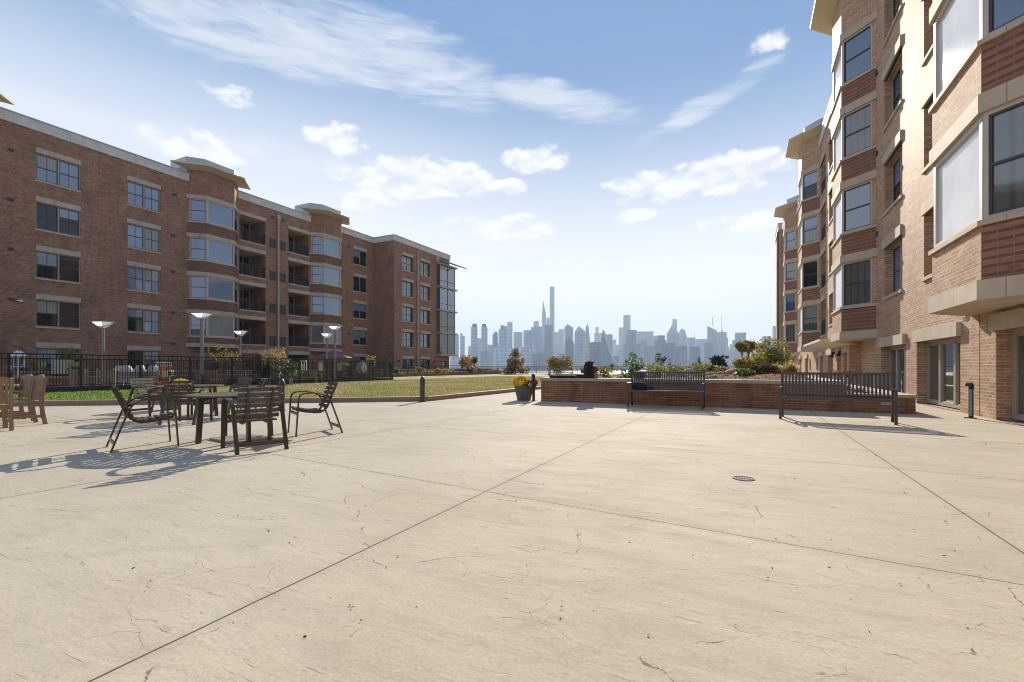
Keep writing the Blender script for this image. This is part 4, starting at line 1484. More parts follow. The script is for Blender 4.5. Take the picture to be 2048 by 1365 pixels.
def street_lamp(px, d, h, label, r=.085, hw=.37):
    x, y = P(px, d)
    t = thing('street_lamp', label, 'street lamp', (x, y, 0), group='street lamps with inverted square shades')
    MB().tube([(0, 0, 0), (0, 0, h - .42)], [r, r * .8], 12).build('pole', LAMPM, t, smooth=False)
    MB().lathe([(.0, 0), (r * 1.9, 0), (r * 1.9, .03), (r * 1.2, .06), (0, .06)], 12).build('base_plate', LAMPM, t)
    g = MB()
    g.lathe([(r * 1.05, h - .46), (r * 1.1, h - .36), (.0, h - .35)], 12)
    g.build('collar', LAMPM, t)
    k = hw - .03
    g = MB()
    cr = [(-1, -1), (1, -1), (1, 1), (-1, 1)]
    for i in range(4):          # four frosted sheets, open at the top
        (ax, ay), (bx_, by_) = cr[i], cr[(i + 1) % 4]
        g.quad((.10 * ax, .10 * ay, h - .33), (.10 * bx_, .10 * by_, h - .33), (k * bx_, k * by_, h - .03), (k * ax, k * ay, h - .03))
    g.build('lamp_shade', FROST, t)
    g = MB()
    for sx, sy in ((1, 1), (1, -1), (-1, 1), (-1, -1)):
        g.bar((.10 * sx, .10 * sy, h - .35), (k * sx, k * sy, h - .05), .025, .025)
    g.build('shade_rib', LAMPM, t)
    g = MB()
    for sg_ in (-1, 1):
        g.box(-hw, sg_ * hw - .03 * (sg_ > 0), h - .05, hw, sg_ * hw + .03 * (sg_ < 0), h)
        g.box(sg_ * hw - .03 * (sg_ > 0), -hw + .031, h - .05, sg_ * hw + .03 * (sg_ < 0), hw - .031, h)
    g.build('lamp_cap', LAMPM, t)
    t.rotation_euler.z = R(20)
    return t


street_lamp(206, 25.6, 3.60, 'grey lamp post before the plum brick wall between the two columns of paired windows', .08)
street_lamp(404, 29.0, 4.45, 'tallest looking grey lamp post, standing before the first canted bay', .125, .45)
street_lamp(481, 32.0, 3.60, 'slim grey lamp post before the first column of balconies', .06, .33)
street_lamp(654, 34.5, 3.60, 'shorter of two grey lamp posts paired before the second canted bay', .075, .33)
street_lamp(670, 37.5, 4.40, 'taller of two grey lamp posts paired before the second canted bay', .10, .40)


def make_bollard(label, cap=True):
    t = thing('bollard_light', label, 'bollard', group='dark bollard lights')
    MB().tube([(0, 0, .02), (0, 0, .62)], .075, 16).build('post', BRONZE, t, smooth=False)
    MB().lathe([(0, 0), (.10, 0), (.10, .02), (0, .021)], 16).build('base_plate', BLACK, t)
    g = MB()
    # domed hood open to one side
    rings = []
    n = 14
    for k in range(7):
        f = k / 6
        rr = .088 * math.sqrt(max(.0005, 1 - (f * .98) ** 2)) if k > 2 else .088
        z = .62 + .17 * f if k <= 2 else .70 + .10 * (f - .33) / .67 + .02
        rings.append([(rr * math.cos(2 * math.pi * i / n), rr * math.sin(2 * math.pi * i / n), .60 + .22 * f) for i in range(n)])
    g.loft(rings)
    g.build('hood', BRONZE, t, smooth=True)
    return t


bo = make_bollard('dark cylindrical bollard with rounded top standing alone at the corner of the lawn kerb')
bo.location = (*P(845, 14.9), 0)
dup(bo, (*P(563, 11.9), 0), 0, 'dark cylindrical bollard with rounded top behind the near round table')


def make_hood_bollard(label):
    t = thing('bollard_light', label, 'bollard', group='dark bollard lights')
    g = MB()
    sec = [(0, 0), (.18, 0), (.18, .01), (.0, .012)]
    g.box(-.10, -.07, 0, .10, .07, .02)
    g.build('base_plate', BLACK, t)
    MB().ribbon([(0, .03, .02), (0, .03, .50), (0, .03, .74)], .085, .06).build('post', BLACK, t, bevel=.008)
    MB().ribbon([(0, .045, .74), (0, .045, .80), (0, .02, .85), (0, -.05, .875), (0, -.11, .86), (0, -.15, .81)], .105, .045).build('hood', BLACK, t, bevel=.008)
    MB().box(-.034, -.006, .06, .034, -.0015, .73).build('face_plate', plain('powder_grey', (.22, .24, .27), .3, .05), t)
    return t


hb_ = make_hood_bollard('black hooded bollard light against the sunlit brick wall between two glass doors')
hb_.location = (XR - .34, onX(1941, XR - .34)[0], 0)
hb_.scale = (.86, .86, .86)
hb_.rotation_euler.z = R(-38)
dup(hb_, (*P(1067, 15.3), 0), R(-150), 'black hooded bollard light beside the yellow flower pot at the planter corner').scale = (1, 1, 1)


# ------------------------------------------------------------------ plants
def leaf_cloud(ctrs, rads, n, size, m, name, parent, wpow=.8, aspect=.55, up=0.0, shell=.35):
    ctrs, rads = np.array(ctrs, float), np.array(rads, float)
    if rads.ndim == 1: rads = np.repeat(rads[:, None], 3, 1)
    vol = rads.prod(1) ** wpow
    idx = RNG.choice(len(ctrs), n, p=vol / vol.sum())
    d = RNG.normal(size=(n, 3))
    d /= np.linalg.norm(d, axis=1)[:, None]
    rr = RNG.uniform(shell, 1, n) ** .6
    c = ctrs[idx] + d * rads[idx] * rr[:, None]
    a = RNG.normal(size=(n, 3))
    a[:, 2] += up
    a /= np.linalg.norm(a, axis=1)[:, None]
    b = np.cross(a, RNG.normal(size=(n, 3)))
    b /= np.linalg.norm(b, axis=1)[:, None] + 1e-9
    s = size * RNG.uniform(.6, 1.35, n)[:, None]
    v = np.stack([c - a * s, c + b * s * aspect, c + a * s, c - b * s * aspect], 1).reshape(-1, 3)
    me = bpy.data.meshes.new(name)
    me.from_pydata(v.tolist(), [], np.arange(4 * n).reshape(-1, 4).tolist())
    me.materials.append(m)
    o = bpy.data.objects.new(name, me)
    COL.objects.link(o)
    o.parent = parent
    return o


def clumps(w_, h_, zc, k, r_, shape='round'):
    cs, rs = [], []
    for i in range(k):
        for _ in range(30):
            x, y, z = r_.uniform(-1, 1), r_.uniform(-1, 1), r_.uniform(-1, 1)
            lim = 1.0 if shape == 'round' else max(.12, (1 - (z + 1) / 2) ** .45)
            q = (x * x + y * y) ** .5
            if (shape == 'round' and x * x + y * y + z * z < 1) or (shape == 'cone' and q < lim): break
        rr = r_.uniform(.22, .42) * min(w_, h_) * (1 if shape == 'round' else max(.5, 1 - (z + 1) / 2))
        cs.append((x * w_ * .36, y * w_ * .36, zc + z * h_ * (.36 if shape == 'round' else .47)))
        rs.append((rr * r_.uniform(.8, 1.3), rr * r_.uniform(.8, 1.3), rr * r_.uniform(.6, 1)))
    if shape == 'cone':
        for f in (.28, .38, .46):
            cs.append((r_.uniform(-.04, .04) * w_, r_.uniform(-.04, .04) * w_, zc + f * h_))
            rs.append(((.66 - f) * w_ * .5, (.66 - f) * w_ * .5, .13 * h_))
    # straggling sprigs break the outline
    for i in range(9):
        a = r_.uniform(0, 6.283)
        q = r_.uniform(.30, .52) if shape == 'round' else r_.uniform(.2, .5)
        zz = r_.uniform(-.2, .48) if shape == 'round' else r_.uniform(-.45, .1)
        cs.append((math.cos(a) * w_ * q, math.sin(a) * w_ * q, zc + zz * h_))
        rr = .09 * min(w_, h_)
        rs.append((rr, rr, rr * 1.3))
    return cs, rs


PSEED = [100]


def plant(name, label, cat, px, d, z0, ytop, wpx, m, style='round', n=700, leaf=.05, group=None, at=None, trunk=None, clear=0.0, up=0.0):
    """plant standing at z0, its top at row ytop and wpx (2048-px) wide at depth d"""
    x, y = at or P(px, d)
    h = zof(ytop, d) - z0
    w_ = wpx * d / FPX
    PSEED[0] += 1
    r_ = random.Random(PSEED[0])
    t = thing(name, label, cat, (x, y, z0), r_.uniform(0, 6), group)
    st = MB()
    if style in ('round', 'cone', 'topiary', 'tree'):
        lo = clear * h
        ch = h - lo
        k = {'tree': 16, 'cone': 15}.get(style, 9)
        cs, rs = clumps(w_, ch, lo + ch * .5, k, r_, 'cone' if style == 'cone' else 'round')
        top = lo + ch * .75
        st.tube([(0, 0, -.03), (.02 * h, 0, h * .3), (0, .01 * h, top)], [max(.012, .028 * h), .02 * h, .006 * h], 7)
        for c in cs[:7]:
            z_ = max(.12 * h, c[2] - .45 * math.hypot(c[0], c[1]) - .1 * ch)
            st.tube([(0, 0, z_ * .8), (c[0] * .5, c[1] * .5, (z_ + c[2]) / 2), tuple(c)], [.012 * h, .009 * h, .004 * h], 5)
        st.build('trunk' if style == 'tree' else 'stem', BARK, t)
        leaf_cloud(cs, rs, n, leaf, m, 'crown' if style in ('tree', 'topiary') else 'foliage', t, up=up, wpow=.5 if style == 'cone' else .72)
    elif style == 'grass':
        g = MB()
        for i in range(n):
            a = r_.uniform(0, 6.283)
            reach = w_ * .5 * r_.uniform(.15, 1)
            hh = h * r_.uniform(.55, 1) * (1 - .3 * reach / (w_ * .5))
            wd = leaf * r_.uniform(.6, 1.2)
            px_, py_ = -math.sin(a) * wd, math.cos(a) * wd
            b0 = (r_.uniform(-.08, .08) * w_, r_.uniform(-.08, .08) * w_)
            p0 = (b0[0], b0[1], -.02)
            p1 = (b0[0] + math.cos(a) * reach * .35, b0[1] + math.sin(a) * reach * .35, hh * .72)
            p2 = (b0[0] + math.cos(a) * reach, b0[1] + math.sin(a) * reach, hh * r_.uniform(.75, 1.02))
            g.add([(p0[0] - px_, p0[1] - py_, p0[2]), (p0[0] + px_, p0[1] + py_, p0[2]), (p1[0] + px_, p1[1] + py_, p1[2]), (p1[0] - px_, p1[1] - py_, p1[2]), p2], [(0, 1, 2, 3), (3, 2, 4)])
        g.build('foliage', m, t)
    elif style == 'bare':
        tips = []
        st.tube([(0, 0, -.03), (.01, .01, h * .38)], [.03 * h, .022 * h], 7)
        for i in range(13):
            a = i * 2.4 + r_.uniform(-.3, .3)
            q = r_.uniform(.35, 1) * w_ * .5
            p1 = (math.cos(a) * q * .45, math.sin(a) * q * .45, h * r_.uniform(.52, .66))
            p2 = (math.cos(a) * q, math.sin(a) * q, h * r_.uniform(.74, 1.0))
            st.tube([(0, 0, h * r_.uniform(.22, .38)), p1, p2], [.013 * h, .009 * h, .004 * h], 5)
            tips += [p2, ((p1[0] + p2[0]) / 2, (p1[1] + p2[1]) / 2, (p1[2] + p2[2]) / 2)]
        st.build('stem', BARK, t)
        leaf_cloud(tips, [.08 * h] * len(tips), n, leaf, m, 'foliage', t)
    elif style == 'pine':
        st.tube([(0, 0, -.03), (0, 0, h * .95)], [.03 * h, .006 * h], 7)
        st.build('stem', BARK, t)
        cs, rs = [], []
        for k in range(8):
            f = k / 7
            rad = w_ * .5 * (1 - f) ** .8 + .02
            for j in range(max(1, int(5 * (1 - f)) + 1)):
                a = j * 2.1 + k
                cs.append((math.cos(a) * rad * .55, math.sin(a) * rad * .55, h * (.1 + .86 * f)))
                rs.append((rad * .5, rad * .5, h * .07))
        leaf_cloud(cs, rs, n, leaf, m, 'foliage', t, aspect=.18, up=.6)
    return t


# --- shrubs, trees and grasses in the patio planter
S = lambda px, d: soil(*P(px, d)) - .03
plant('evergreen_shrub', 'dense glossy evergreen shrub rising behind the left end of the black bag bench', 'shrub', 1265, 16.2, .62, 706, 52, L_GREEN, 'cone', 1100, .045)
plant('young_shrub', 'loose low shrub with pale yellow green leaves beside the backpack on the planter', 'shrub', 1207, 17.2, .60, 729, 40, L_OLIVE, 'round', 500, .04)
plant('yellow_shrub', 'low yellow green shrub behind the middle of the bench with the bag', 'shrub', 1318, 17.5, .66, 724, 52, L_LIME, 'round', 650, .045)
plant('grey_shrub', 'wispy grey green shrub just right of the low yellow green one, behind the bench', 'shrub', 1347, 18.5, .66, 726, 46, L_OLIVE, 'round', 450, .04)
plant('thin_conifer', 'thin dark conifer sapling poking up behind the middle of the bench', 'conifer', 1340, 21.0, .66, 714, 14, L_DARK, 'pine', 240, .06)
plant('thin_conifer', 'smallest dark conifer, a tuft behind the bench near the pale logs', 'conifer', 1298, 23.5, .66, 728, 15, L_DARK, 'pine', 200, .06)
plant('thin_conifer', 'sparse dark sapling leaning behind the low yellow shrub at the bench', 'conifer', 1321, 22.0, .66, 709, 22, L_DARK, 'bare', 130, .05)
plant('young_pine', 'small pointed dark pine between the two benches, furthest left of the pair of pines', 'pine tree', 1396, 20.5, .70, 711, 26, L_DARK, 'pine', 420, .09)
plant('round_pine', 'bushy dark pine with a side tuft in the middle of the planter', 'pine tree', 1437, 21.5, .72, 712, 34, L_DARK, 'round', 800, .08, up=.8, clear=.25)
plant('golden_shrub', 'low golden shrub at the foot of the small pointed pine', 'shrub', 1398, 18.8, .72, 727, 34, L_LIME, 'round', 420, .045)
plant('tan_shrub', 'low reddish tan shrub behind the pale driftwood', 'shrub', 1383, 19.5, .70, 731, 40, L_TAN, 'round', 380, .045)
plant('green_shrub', 'low mixed green and orange shrub beside the driftwood, before the bushy pine', 'shrub', 1418, 17.3, .75, 729, 38, L_OLIVE, 'round', 450, .045)
plant('dry_shrub', 'dry brown tufted shrub around the foot of the bushy pine', 'shrub', 1440, 19.0, .75, 733, 44, L_TAN, 'round', 420, .05)
plant('groundcover_plant', 'low green creeping plant spilling at the planter coping between the benches', 'plant', 1421, 15.1, .66, 752, 36, L_GREEN, 'round', 300, .03)
plant('groundcover_plant', 'pale green creeping plant on the mulch left of the spiky dark green shrub', 'plant', 1459, 15.5, .70, 750, 50, L_LIME, 'round', 380, .03)
plant('bright_shrub', 'bright yellow leaved shrub, the most yellow plant of the patio planter', 'shrub', 1489, 16.9, .80, 714, 48, L_YEL, 'round', 900, .05)
plant('spiky_shrub', 'spiky dark green shrub at the coping before the bright yellow shrub', 'shrub', 1493, 15.25, .72, 733, 46, L_GREEN, 'round', 650, .05, up=1.2)
plant('ornamental_grass', 'tall tuft of straw yellow grass before the sunlit bays', 'grass', 1579, 15.6, .66, 714, 66, L_STRAW, 'grass', 520, .014)
plant('ornamental_grass', 'straw coloured grass tuft behind the brown heap of cut grass', 'grass', 1551, 17.8, .68, 718, 40, L_STRAW, 'grass', 380, .02)
plant('ornamental_grass', 'short pale straw tuft next to the bright yellow shrub', 'grass', 1515, 17.6, .68, 731, 30, L_STRAW, 'grass', 260, .02)
plant('ornamental_grass', 'small straw tuft between the bright yellow shrub and the taller grasses', 'grass', 1531, 18.2, .68, 728, 28, L_STRAW, 'grass', 260, .02)
plant('ornamental_grass', 'low straw tuft at the corner near the far wall of the sunlit building', 'grass', 1562, 18.8, .68, 725, 34, L_STRAW, 'grass', 260, .02)
for i, (px, d, yt, wd, lb) in enumerate([(1645, 15.6, 743, 20, 'dried reddish flower stalks at the left of the row behind the free standing bench'), (1672, 15.5, 741, 24, 'dried reddish flower stalks in the middle of the row behind the free standing bench'),
                                      (1700, 15.2, 741, 26, 'dried dark flower stalks at the right end of the row behind the free standing bench')]):
    plant('dried_flower', lb, 'plant', px, d, .42, yt, wd, L_RED if i == 2 else L_TAN, 'bare', 140, .035, group='dried flowers in the low bed')
plant('ornamental_grass', 'yellow grass in the low bed glimpsed through the slats of the free standing bench', 'grass', 1697, 14.9, .36, 765, 24, L_STRAW, 'grass', 160, .008)
plant('garden_tree', 'small round headed dark tree on bare stems, left one of a close pair', 'tree', 1484, 26.5, .05, 681, 26, L_OLIVE, 'topiary', 900, .07, clear=.72)
plant('garden_tree', 'small round headed dark tree on bare stems, right one of a close pair', 'tree', 1497, 27.5, .05, 680, 26, L_OLIVE, 'topiary', 900, .07, clear=.70)
plant('broad_tree', 'broad olive green tree against the far corner of the sunlit building', 'tree', 1538, 33.0, .0, 678, 76, L_OLIVE, 'tree', 3200, .10)
plant('golden_tree', 'golden leaved tree between the pair of round headed trees and the broad olive one', 'tree', 1514, 31.0, .0, 690, 40, L_YEL, 'tree', 1000, .09)

# --- heap of cut grass and driftwood
x, y = P(1529, 16.4)
g = MB()
r_ = random.Random(9)
for i in range(900):
    a, q = r_.uniform(0, 6.283), r_.random() ** .6
    cx_, cy_ = .95 * q * math.cos(a), .55 * q * math.sin(a)
    z = .30 * (1 - q * q) * r_.uniform(.5, 1.05)
    b = r_.uniform(-.6, .6)
    l = r_.uniform(.12, .3)
    dx, dy = l * math.cos(b), l * math.sin(b)
    g.add([(cx_ - dx, cy_ - dy, z - .05), (cx_ + .01, cy_ - .012, z + .03), (cx_ + dx, cy_ + dy, z - .05), (cx_ - .01, cy_ + .012, z + .025)], [(0, 1, 2, 3)])
hp = tag(g.build('grass_heap', leafmat('leaf_brown', [(.05, .03, .015), (.12, .07, .03), (.20, .12, .05), (.07, .045, .022)], .1, 1.0)), 'brown heap of flattened cut grass in the patio planter', 'grass heap')
hp.location = (x, y, soil(x, y) - .02)
hp.rotation_euler.z = TH


def log(p0, p1, r0, r1, label, bend=.06):
    a, b = Vector(p0), Vector(p1)
    c = a.lerp(b, .5) + Vector((0, 0, bend))
    g = MB()
    pts = [a, a.lerp(c, .5) + Vector((0, 0, bend * .3)), c, c.lerp(b, .5) + Vector((0, 0, bend * .3)), b]
    g.tube([tuple(q - a) for q in pts], [r0, r0 * .95, (r0 + r1) / 2, r1 * 1.1, r1], 9)
    o = g.build('driftwood_log', DRIFT, smooth=True)
    tag(o, label, 'log', 'driftwood logs in the patio planter')
    o.location = a
    return o


def onsoil(px, d, h=.05): return (*P(px, d), soil(*P(px, d)) + h)


log(onsoil(1453, 16.3, .04), onsoil(1479, 15.9, .14), .085, .05, 'pale thick driftwood log end beside the spiky dark green shrub', .02)
log(onsoil(1432, 17.2, .05), onsoil(1462, 17.0, .08), .06, .03, 'pale driftwood log bending behind the thick log end')
log(onsoil(1400, 15.6, .02), onsoil(1447, 15.9, .04), .035, .02, 'thin straight driftwood branch lying along the coping between the benches')
log(onsoil(1362, 16.4, .10), onsoil(1390, 16.2, .16), .07, .10, 'large arched grey driftwood piece above the right end of the bench with the bag', .12)
log(onsoil(1388, 16.9, .06), onsoil(1436, 16.6, .06), .04, .06, 'long low driftwood log between the arched piece and the bushy pine', .02)

# --- things left on the planter coping
PACK = plain('pack_brown', (.035, .022, .018), .8, .3, 9, bump=.5, bscale=50)
zc = zt + .096 if False else .665 + .096
x, y = P(1181, 14.9)
t = thing('backpack', 'tall dark brown backpack standing on the planter coping', 'backpack', (x, PY0 + .2, zc), TH)
lump('body', PACK, [(0, 0, .0, .15), (0, 0, .06, .165), (.0, 0, .25, .16), (-.01, 0, .40, .14), (.0, 0, .47, .10), (0, 0, .49, .03)], 0, 12, (1, .75, 1)).build('body', PACK, t, smooth=True)
lump('top_flap', PACK, [(.01, -.02, .43, .10), (.02, -.03, .48, .13), (.04, -.03, .51, .12), (.05, -.02, .53, .05)], 0, 13, (1.1, .8, 1)).build('top_flap', PACK, t, smooth=True)
MB().ribbon([(-.05, -.13, .42), (-.06, -.165, .30), (-.06, -.165, .12), (-.05, -.14, .03)], .04, .015).build('strap', BAGM, t)
MB().ribbon([(.06, -.13, .42), (.07, -.165, .30), (.07, -.165, .12), (.06, -.14, .03)], .04, .015).build('strap', BAGM, t)
t = thing('side_bag', 'small red topped bag leaning on the dark backpack', 'bag', (x + .19, PY0 + .28, zc))
lump('body', PACK, [(0, 0, 0, .07), (0, 0, .05, .085), (0, 0, .18, .08), (0, 0, .22, .05)], 0, 15).build('body', plain('fabric_tan', (.32, .22, .11), .8, .2, 9), t, smooth=True)
lump('top', PACK, [(0, 0, .20, .07), (.01, 0, .26, .10), (0, 0, .33, .09), (0, 0, .37, .03)], 0, 16).build('top', plain('fabric_red', (.22, .03, .035), .8, .3, 12), t, smooth=True)
t = thing('instrument_case', 'long flat black case lying along the planter coping', 'case', (P(1123, 14.9)[0], PY0 + .17, zc), R(3))
MB().box(-.44, -.13, .0, .36, .13, .055).build('body', BAGM, t, bevel=.02)
MB().box(-.445, -.135, .056, .365, .135, .085).build('lid', BAGM, t, bevel=.015)
o = tag(lump('cloth', BAGM, [(0, 0, .0, .16), (.0, 0, .04, .15), (.02, 0, .09, .10), (.02, 0, .11, .03)], 0, 18, (1.3, .7, 1)).build('crumpled_cloth', BAGM, smooth=True), 'crumpled dark cloth between the long black case and the backpack', 'cloth')
o.location = (P(1160, 14.9)[0], PY0 + .2, zc)
o = tag(lump('cloth', BAGM, [(0, 0, .0, .10), (0, 0, .08, .13), (.02, 0, .17, .11), (0, 0, .22, .03)], 0, 19, (1.2, .8, 1)).build('black_bag', BAGM, smooth=True), 'black bag on the planter coping seen through the bench back slats', 'bag')
o.location = (P(1289, 14.6)[0], PY0 + .18, zc)


# --- flower pots
def mum_pot(name, label, px, d, r, h, parts, loc=None, potm=None):
    x, y = P(px, d)
    t = thing(name, label, 'flower pot', (x, y, 0), TH)
    MB().lathe([(0, 0), (r * .66, 0), (r * .82, h * .45), (r * .97, h * .9), (r, h * .93), (r, h), (r * .88, h), (r * .85, h * .9), (0, h * .9)], 24).build('pot', potm, t, smooth=False)
    for (dx, dy, dz, rad, m, n, nm) in parts:
        leaf_cloud([(dx, dy, h + dz)], [(rad, rad, rad * .75)], n, .022, m, nm, t, aspect=.8, shell=.75)
    return t


POTM = plain('pot_grey_green', (.13, .125, .105), .75, .3, 5, bump=.5, bscale=20)
mum_pot('flower_pot', 'grey urn pot of yellow chrysanthemums at the corner of the patio planter', 1048, 15.6, .33, .47,
        [(-.08, -.05, .10, .27, L_DARK, 500, 'foliage'), (-.12, -.08, .16, .27, F_YEL, 1500, 'blossom'), (.22, .0, .08, .22, L_DARK, 400, 'foliage'), (.33, -.02, .14, .13, F_RED, 260, 'blossom')], potm=POTM)
mum_pot('flower_pot', 'pot of red and yellow chrysanthemums by the grass strip behind the farther round table', 341, 12.2, .30, .42,
        [(-.25, 0, .06, .26, L_DARK, 300, 'foliage'), (-.20, -.05, .10, .28, F_RED, 900, 'blossom'), (.24, .05, .20, .24, F_YEL, 1000, 'blossom')], potm=POTM)

# ------------------------------------------------------------------ garden court behind the fence
def board(name, label, cat, px0, px1, y0, y1, d, m, thick=.05, legs=False, at_z=None):
    """upright board or box spanning columns px0..px1 and rows y0..y1 at depth d"""
    x, y = P((px0 + px1) / 2, d)
    w_ = (px1 - px0) * d / FPX
    z0, z1 = zof(y1, d), zof(y0, d)
    if z0 < .12: z0 = .0
    t = thing(name, label, cat, (x, y, 0), TH)
    MB().box(-w_ / 2, -thick / 2, z0, w_ / 2, thick / 2, z1).build('panel', m, t, bevel=.008)
    if legs and z0 > .05:
        for sx in (-1, 1): MB().box(sx * w_ * .42 - .02, -.02, 0, sx * w_ * .42 + .02, .02, z0 - .001).build('leg', BLACK, t)
    return t


MINT = plain('painted_mint', (.52, .55, .36), .55, .06)
CREAM = plain('painted_cream', (.70, .62, .38), .6, .06)
AMBER = plain('painted_amber', (.62, .42, .14), .6, .1)
YELLOW = plain('painted_yellow', (.62, .58, .06), .5, .08)
REDP = plain('painted_red', (.42, .06, .04), .5, .1)
CANV = plain('cushion_canvas', (.60, .55, .48), .85, .1, 4, bump=.4, bscale=18)

t = thing('bird_feeder', 'white pointed lantern hanging from a black curved hook by the fence', 'bird feeder', (*P(37, 25.5), 0), TH)
g = MB()
g.tube([(.45, 0, 0), (.45, 0, 1.75), (.40, 0, 2.0), (.22, 0, 2.12), (.06, 0, 2.10), (-.02, 0, 1.98)], .02, 8)
g.build('hook', BLACK, t)
MB().hexa([(-.27, -.27, 1.70), (.27, -.27, 1.70), (.27, .27, 1.70), (-.27, .27, 1.70)], [(-.06, -.06, 2.0), (.06, -.06, 2.0), (.06, .06, 2.0), (-.06, .06, 2.0)]).build('roof', WHITE, t)
g = MB()
g.box(-.18, -.18, 1.10, .18, .18, 1.16)
for sx, sy in ((1, 1), (1, -1), (-1, 1), (-1, -1)): g.box(.15 * sx - .02, .15 * sy - .02, 1.16, .15 * sx + .02, .15 * sy + .02, 1.70)
g.build('frame', WHITE, t)
MB().box(-.03, -.03, 0, .03, .03, 1.099).build('post', WHITE, t)
t = board('garden_sign', 'small blank white sign on a stake near the left end of the fence', 'sign', 13, 27, 731, 740, 26.5, WHITE, .03)
MB().box(.10, .02, 0, .15, .06, zof(740, 26.5)).build('stake', WHITE, t)
plant('flower_clump', 'clump of yellow flowers on stems below the white pointed lantern', 'flowers', 41, 27.2, .76, 716, 22, F_YEL, 'bare', 260, .05)
plant('flower_clump', 'pink and white flower clump behind the fence near the lantern', 'flowers', 52, 27.0, .72, 724, 26, F_PINK, 'round', 420, .05)
plant('flower_clump', 'clump of yellow flowers next to the mint planter box, standing higher than the pink ones', 'flowers', 66, 27.6, .76, 717, 20, F_YEL, 'bare', 240, .05)
board('garden_box', 'amber wooden garden box behind the flowers near the left end of the fence', 'box', 68, 84, 724, 745, 28.0, AMBER, .6)
board('garden_box', 'low amber wooden box against the brick planter below the pink flowers', 'box', 25, 44, 749, 760, 26.2, AMBER, .5)
plant('low_bush', 'low green bush between the amber box and the mint planter box', 'bush', 100, 28.0, .76, 731, 26, L_LIME, 'round', 300, .05)
t = thing('planter_box', 'tall mint coloured planter box with a clipped bush growing on top', 'planter', (*P(126, 27.6), .7), TH)
MB().box(-.40, -.3, 0, .36, .3, zof(719, 27.6) - .7).build('box', MINT, t, bevel=.01)
plant('clipped_bush', 'flat topped yellow green bush on top of the mint planter box', 'bush', 131, 27.6, zof(719, 27.6) - .02, 695, 44, L_LIME, 'round', 800, .055)
board('garden_box', 'amber crate with greenery right of the mint planter box', 'box', 142, 160, 724, 744, 28.0, AMBER, .4)
plant('low_bush', 'low dark bush in front of the amber crate by the mint planter box', 'bush', 150, 27.2, .72, 732, 30, L_GREEN, 'round', 320, .05)
for px, lb, m in ((147, 'square brown timber post behind the fence, the paler of two', TEAK), (169, 'square grey timber post behind the fence, the darker of two', TEAKG)):
    o = tag(MB().box(-.11, -.11, 0, .11, .11, 1.0).build('timber_post', m, bevel=.01), lb, 'post', 'timber posts behind the fence')
    o.location = (*P(px, 24.0), 0)
    o.rotation_euler.z = TH


def lounge(name, label, cat, px, d, w_, dep, back, seatz, slat, m, rz, cushion=None, nslat=5):
    t = thing(name, label, cat, (*P(px, d), 0), TH + rz)
    for sx in (-1, 1):
        for sy in (-1, 1):
            MB().box(sx * (w_ / 2 - .04) - .04, sy * (dep / 2 - .04) - .04, 0, sx * (w_ / 2 - .04) + .04, sy * (dep / 2 - .04) + .04, back if sy < 0 else seatz + .25).build('leg', m, t)
    g = MB()
    for i in range(nslat):
        z = seatz + .02 + (back - seatz - .06) * (i + .5) / nslat
        g.box(-w_ / 2 + .081, -dep / 2 + .01, z - .04, w_ / 2 - .081, -dep / 2 + .05, z + .04)
    g.build('backrest', m, t)
    g = MB()
    for i in range(6): g.box(-w_ / 2 + .02, -dep / 2 + .09 + i * (dep - .12) / 6, seatz - .04, w_ / 2 - .02, -dep / 2 + .07 + (i + 1) * (dep - .12) / 6, seatz)
    g.build('seat', m, t)
    for sx in (-1, 1): MB().box(sx * (w_ / 2 - .05) - .05, -dep / 2 + .081, seatz + .251, sx * (w_ / 2 - .05) + .05, dep / 2, seatz + .28).build('armrest', m, t)
    if cushion:
        n, h = cushion
        cw = (w_ - .1) / n
        for i in range(n):
            x = -w_ / 2 + .05 + cw * (i + .5)
            g = MB()
            rings = []
            for k in range(7):
                f = k / 6
                q = math.sin(math.pi * (.10 + .80 * f)) ** .6
                rings.append([(x + cw * .5 * q * (1 if abs(math.cos(a)) < .1 else 1) * math.copysign(abs(math.cos(a)) ** .5, math.cos(a)), -dep / 2 + .09 + .12 * f + .10 * math.copysign(abs(math.sin(a)) ** .5, math.sin(a)), seatz + .02 + (back - seatz + h) * f * (1 - .12 * math.cos(a) ** 2)) for a in [2 * math.pi * j / 16 for j in range(16)]])
            g.loft(rings)
            g.build('cushion', CANV, t, smooth=True)
    return t


lounge('garden_chair', 'slatted wooden armchair seen from behind through the fence, left of the cushioned sofa', 'chair', 220, 23.3, .82, .75, 1.02, .42, 5, TEAK, R(12), nslat=5)
lounge('garden_sofa', 'wooden sofa with three puffy pale cushions, back turned to the fence', 'sofa', 287, 23.2, 2.05, .85, .93, .40, 5, TEAKG, R(0), cushion=(3, .26), nslat=4)
lounge('garden_chair', 'armchair with a single pale cushion at the left end of the cushioned sofa', 'chair', 241, 24.2, .78, .8, .95, .40, 5, TEAKG, R(30), cushion=(1, .22), nslat=4)
o = board('kettle_stand', 'black storage bin on the paving left of the slatted wooden armchair', 'bin', 186, 196, 767, 780, 23.5, BLACK, .3)
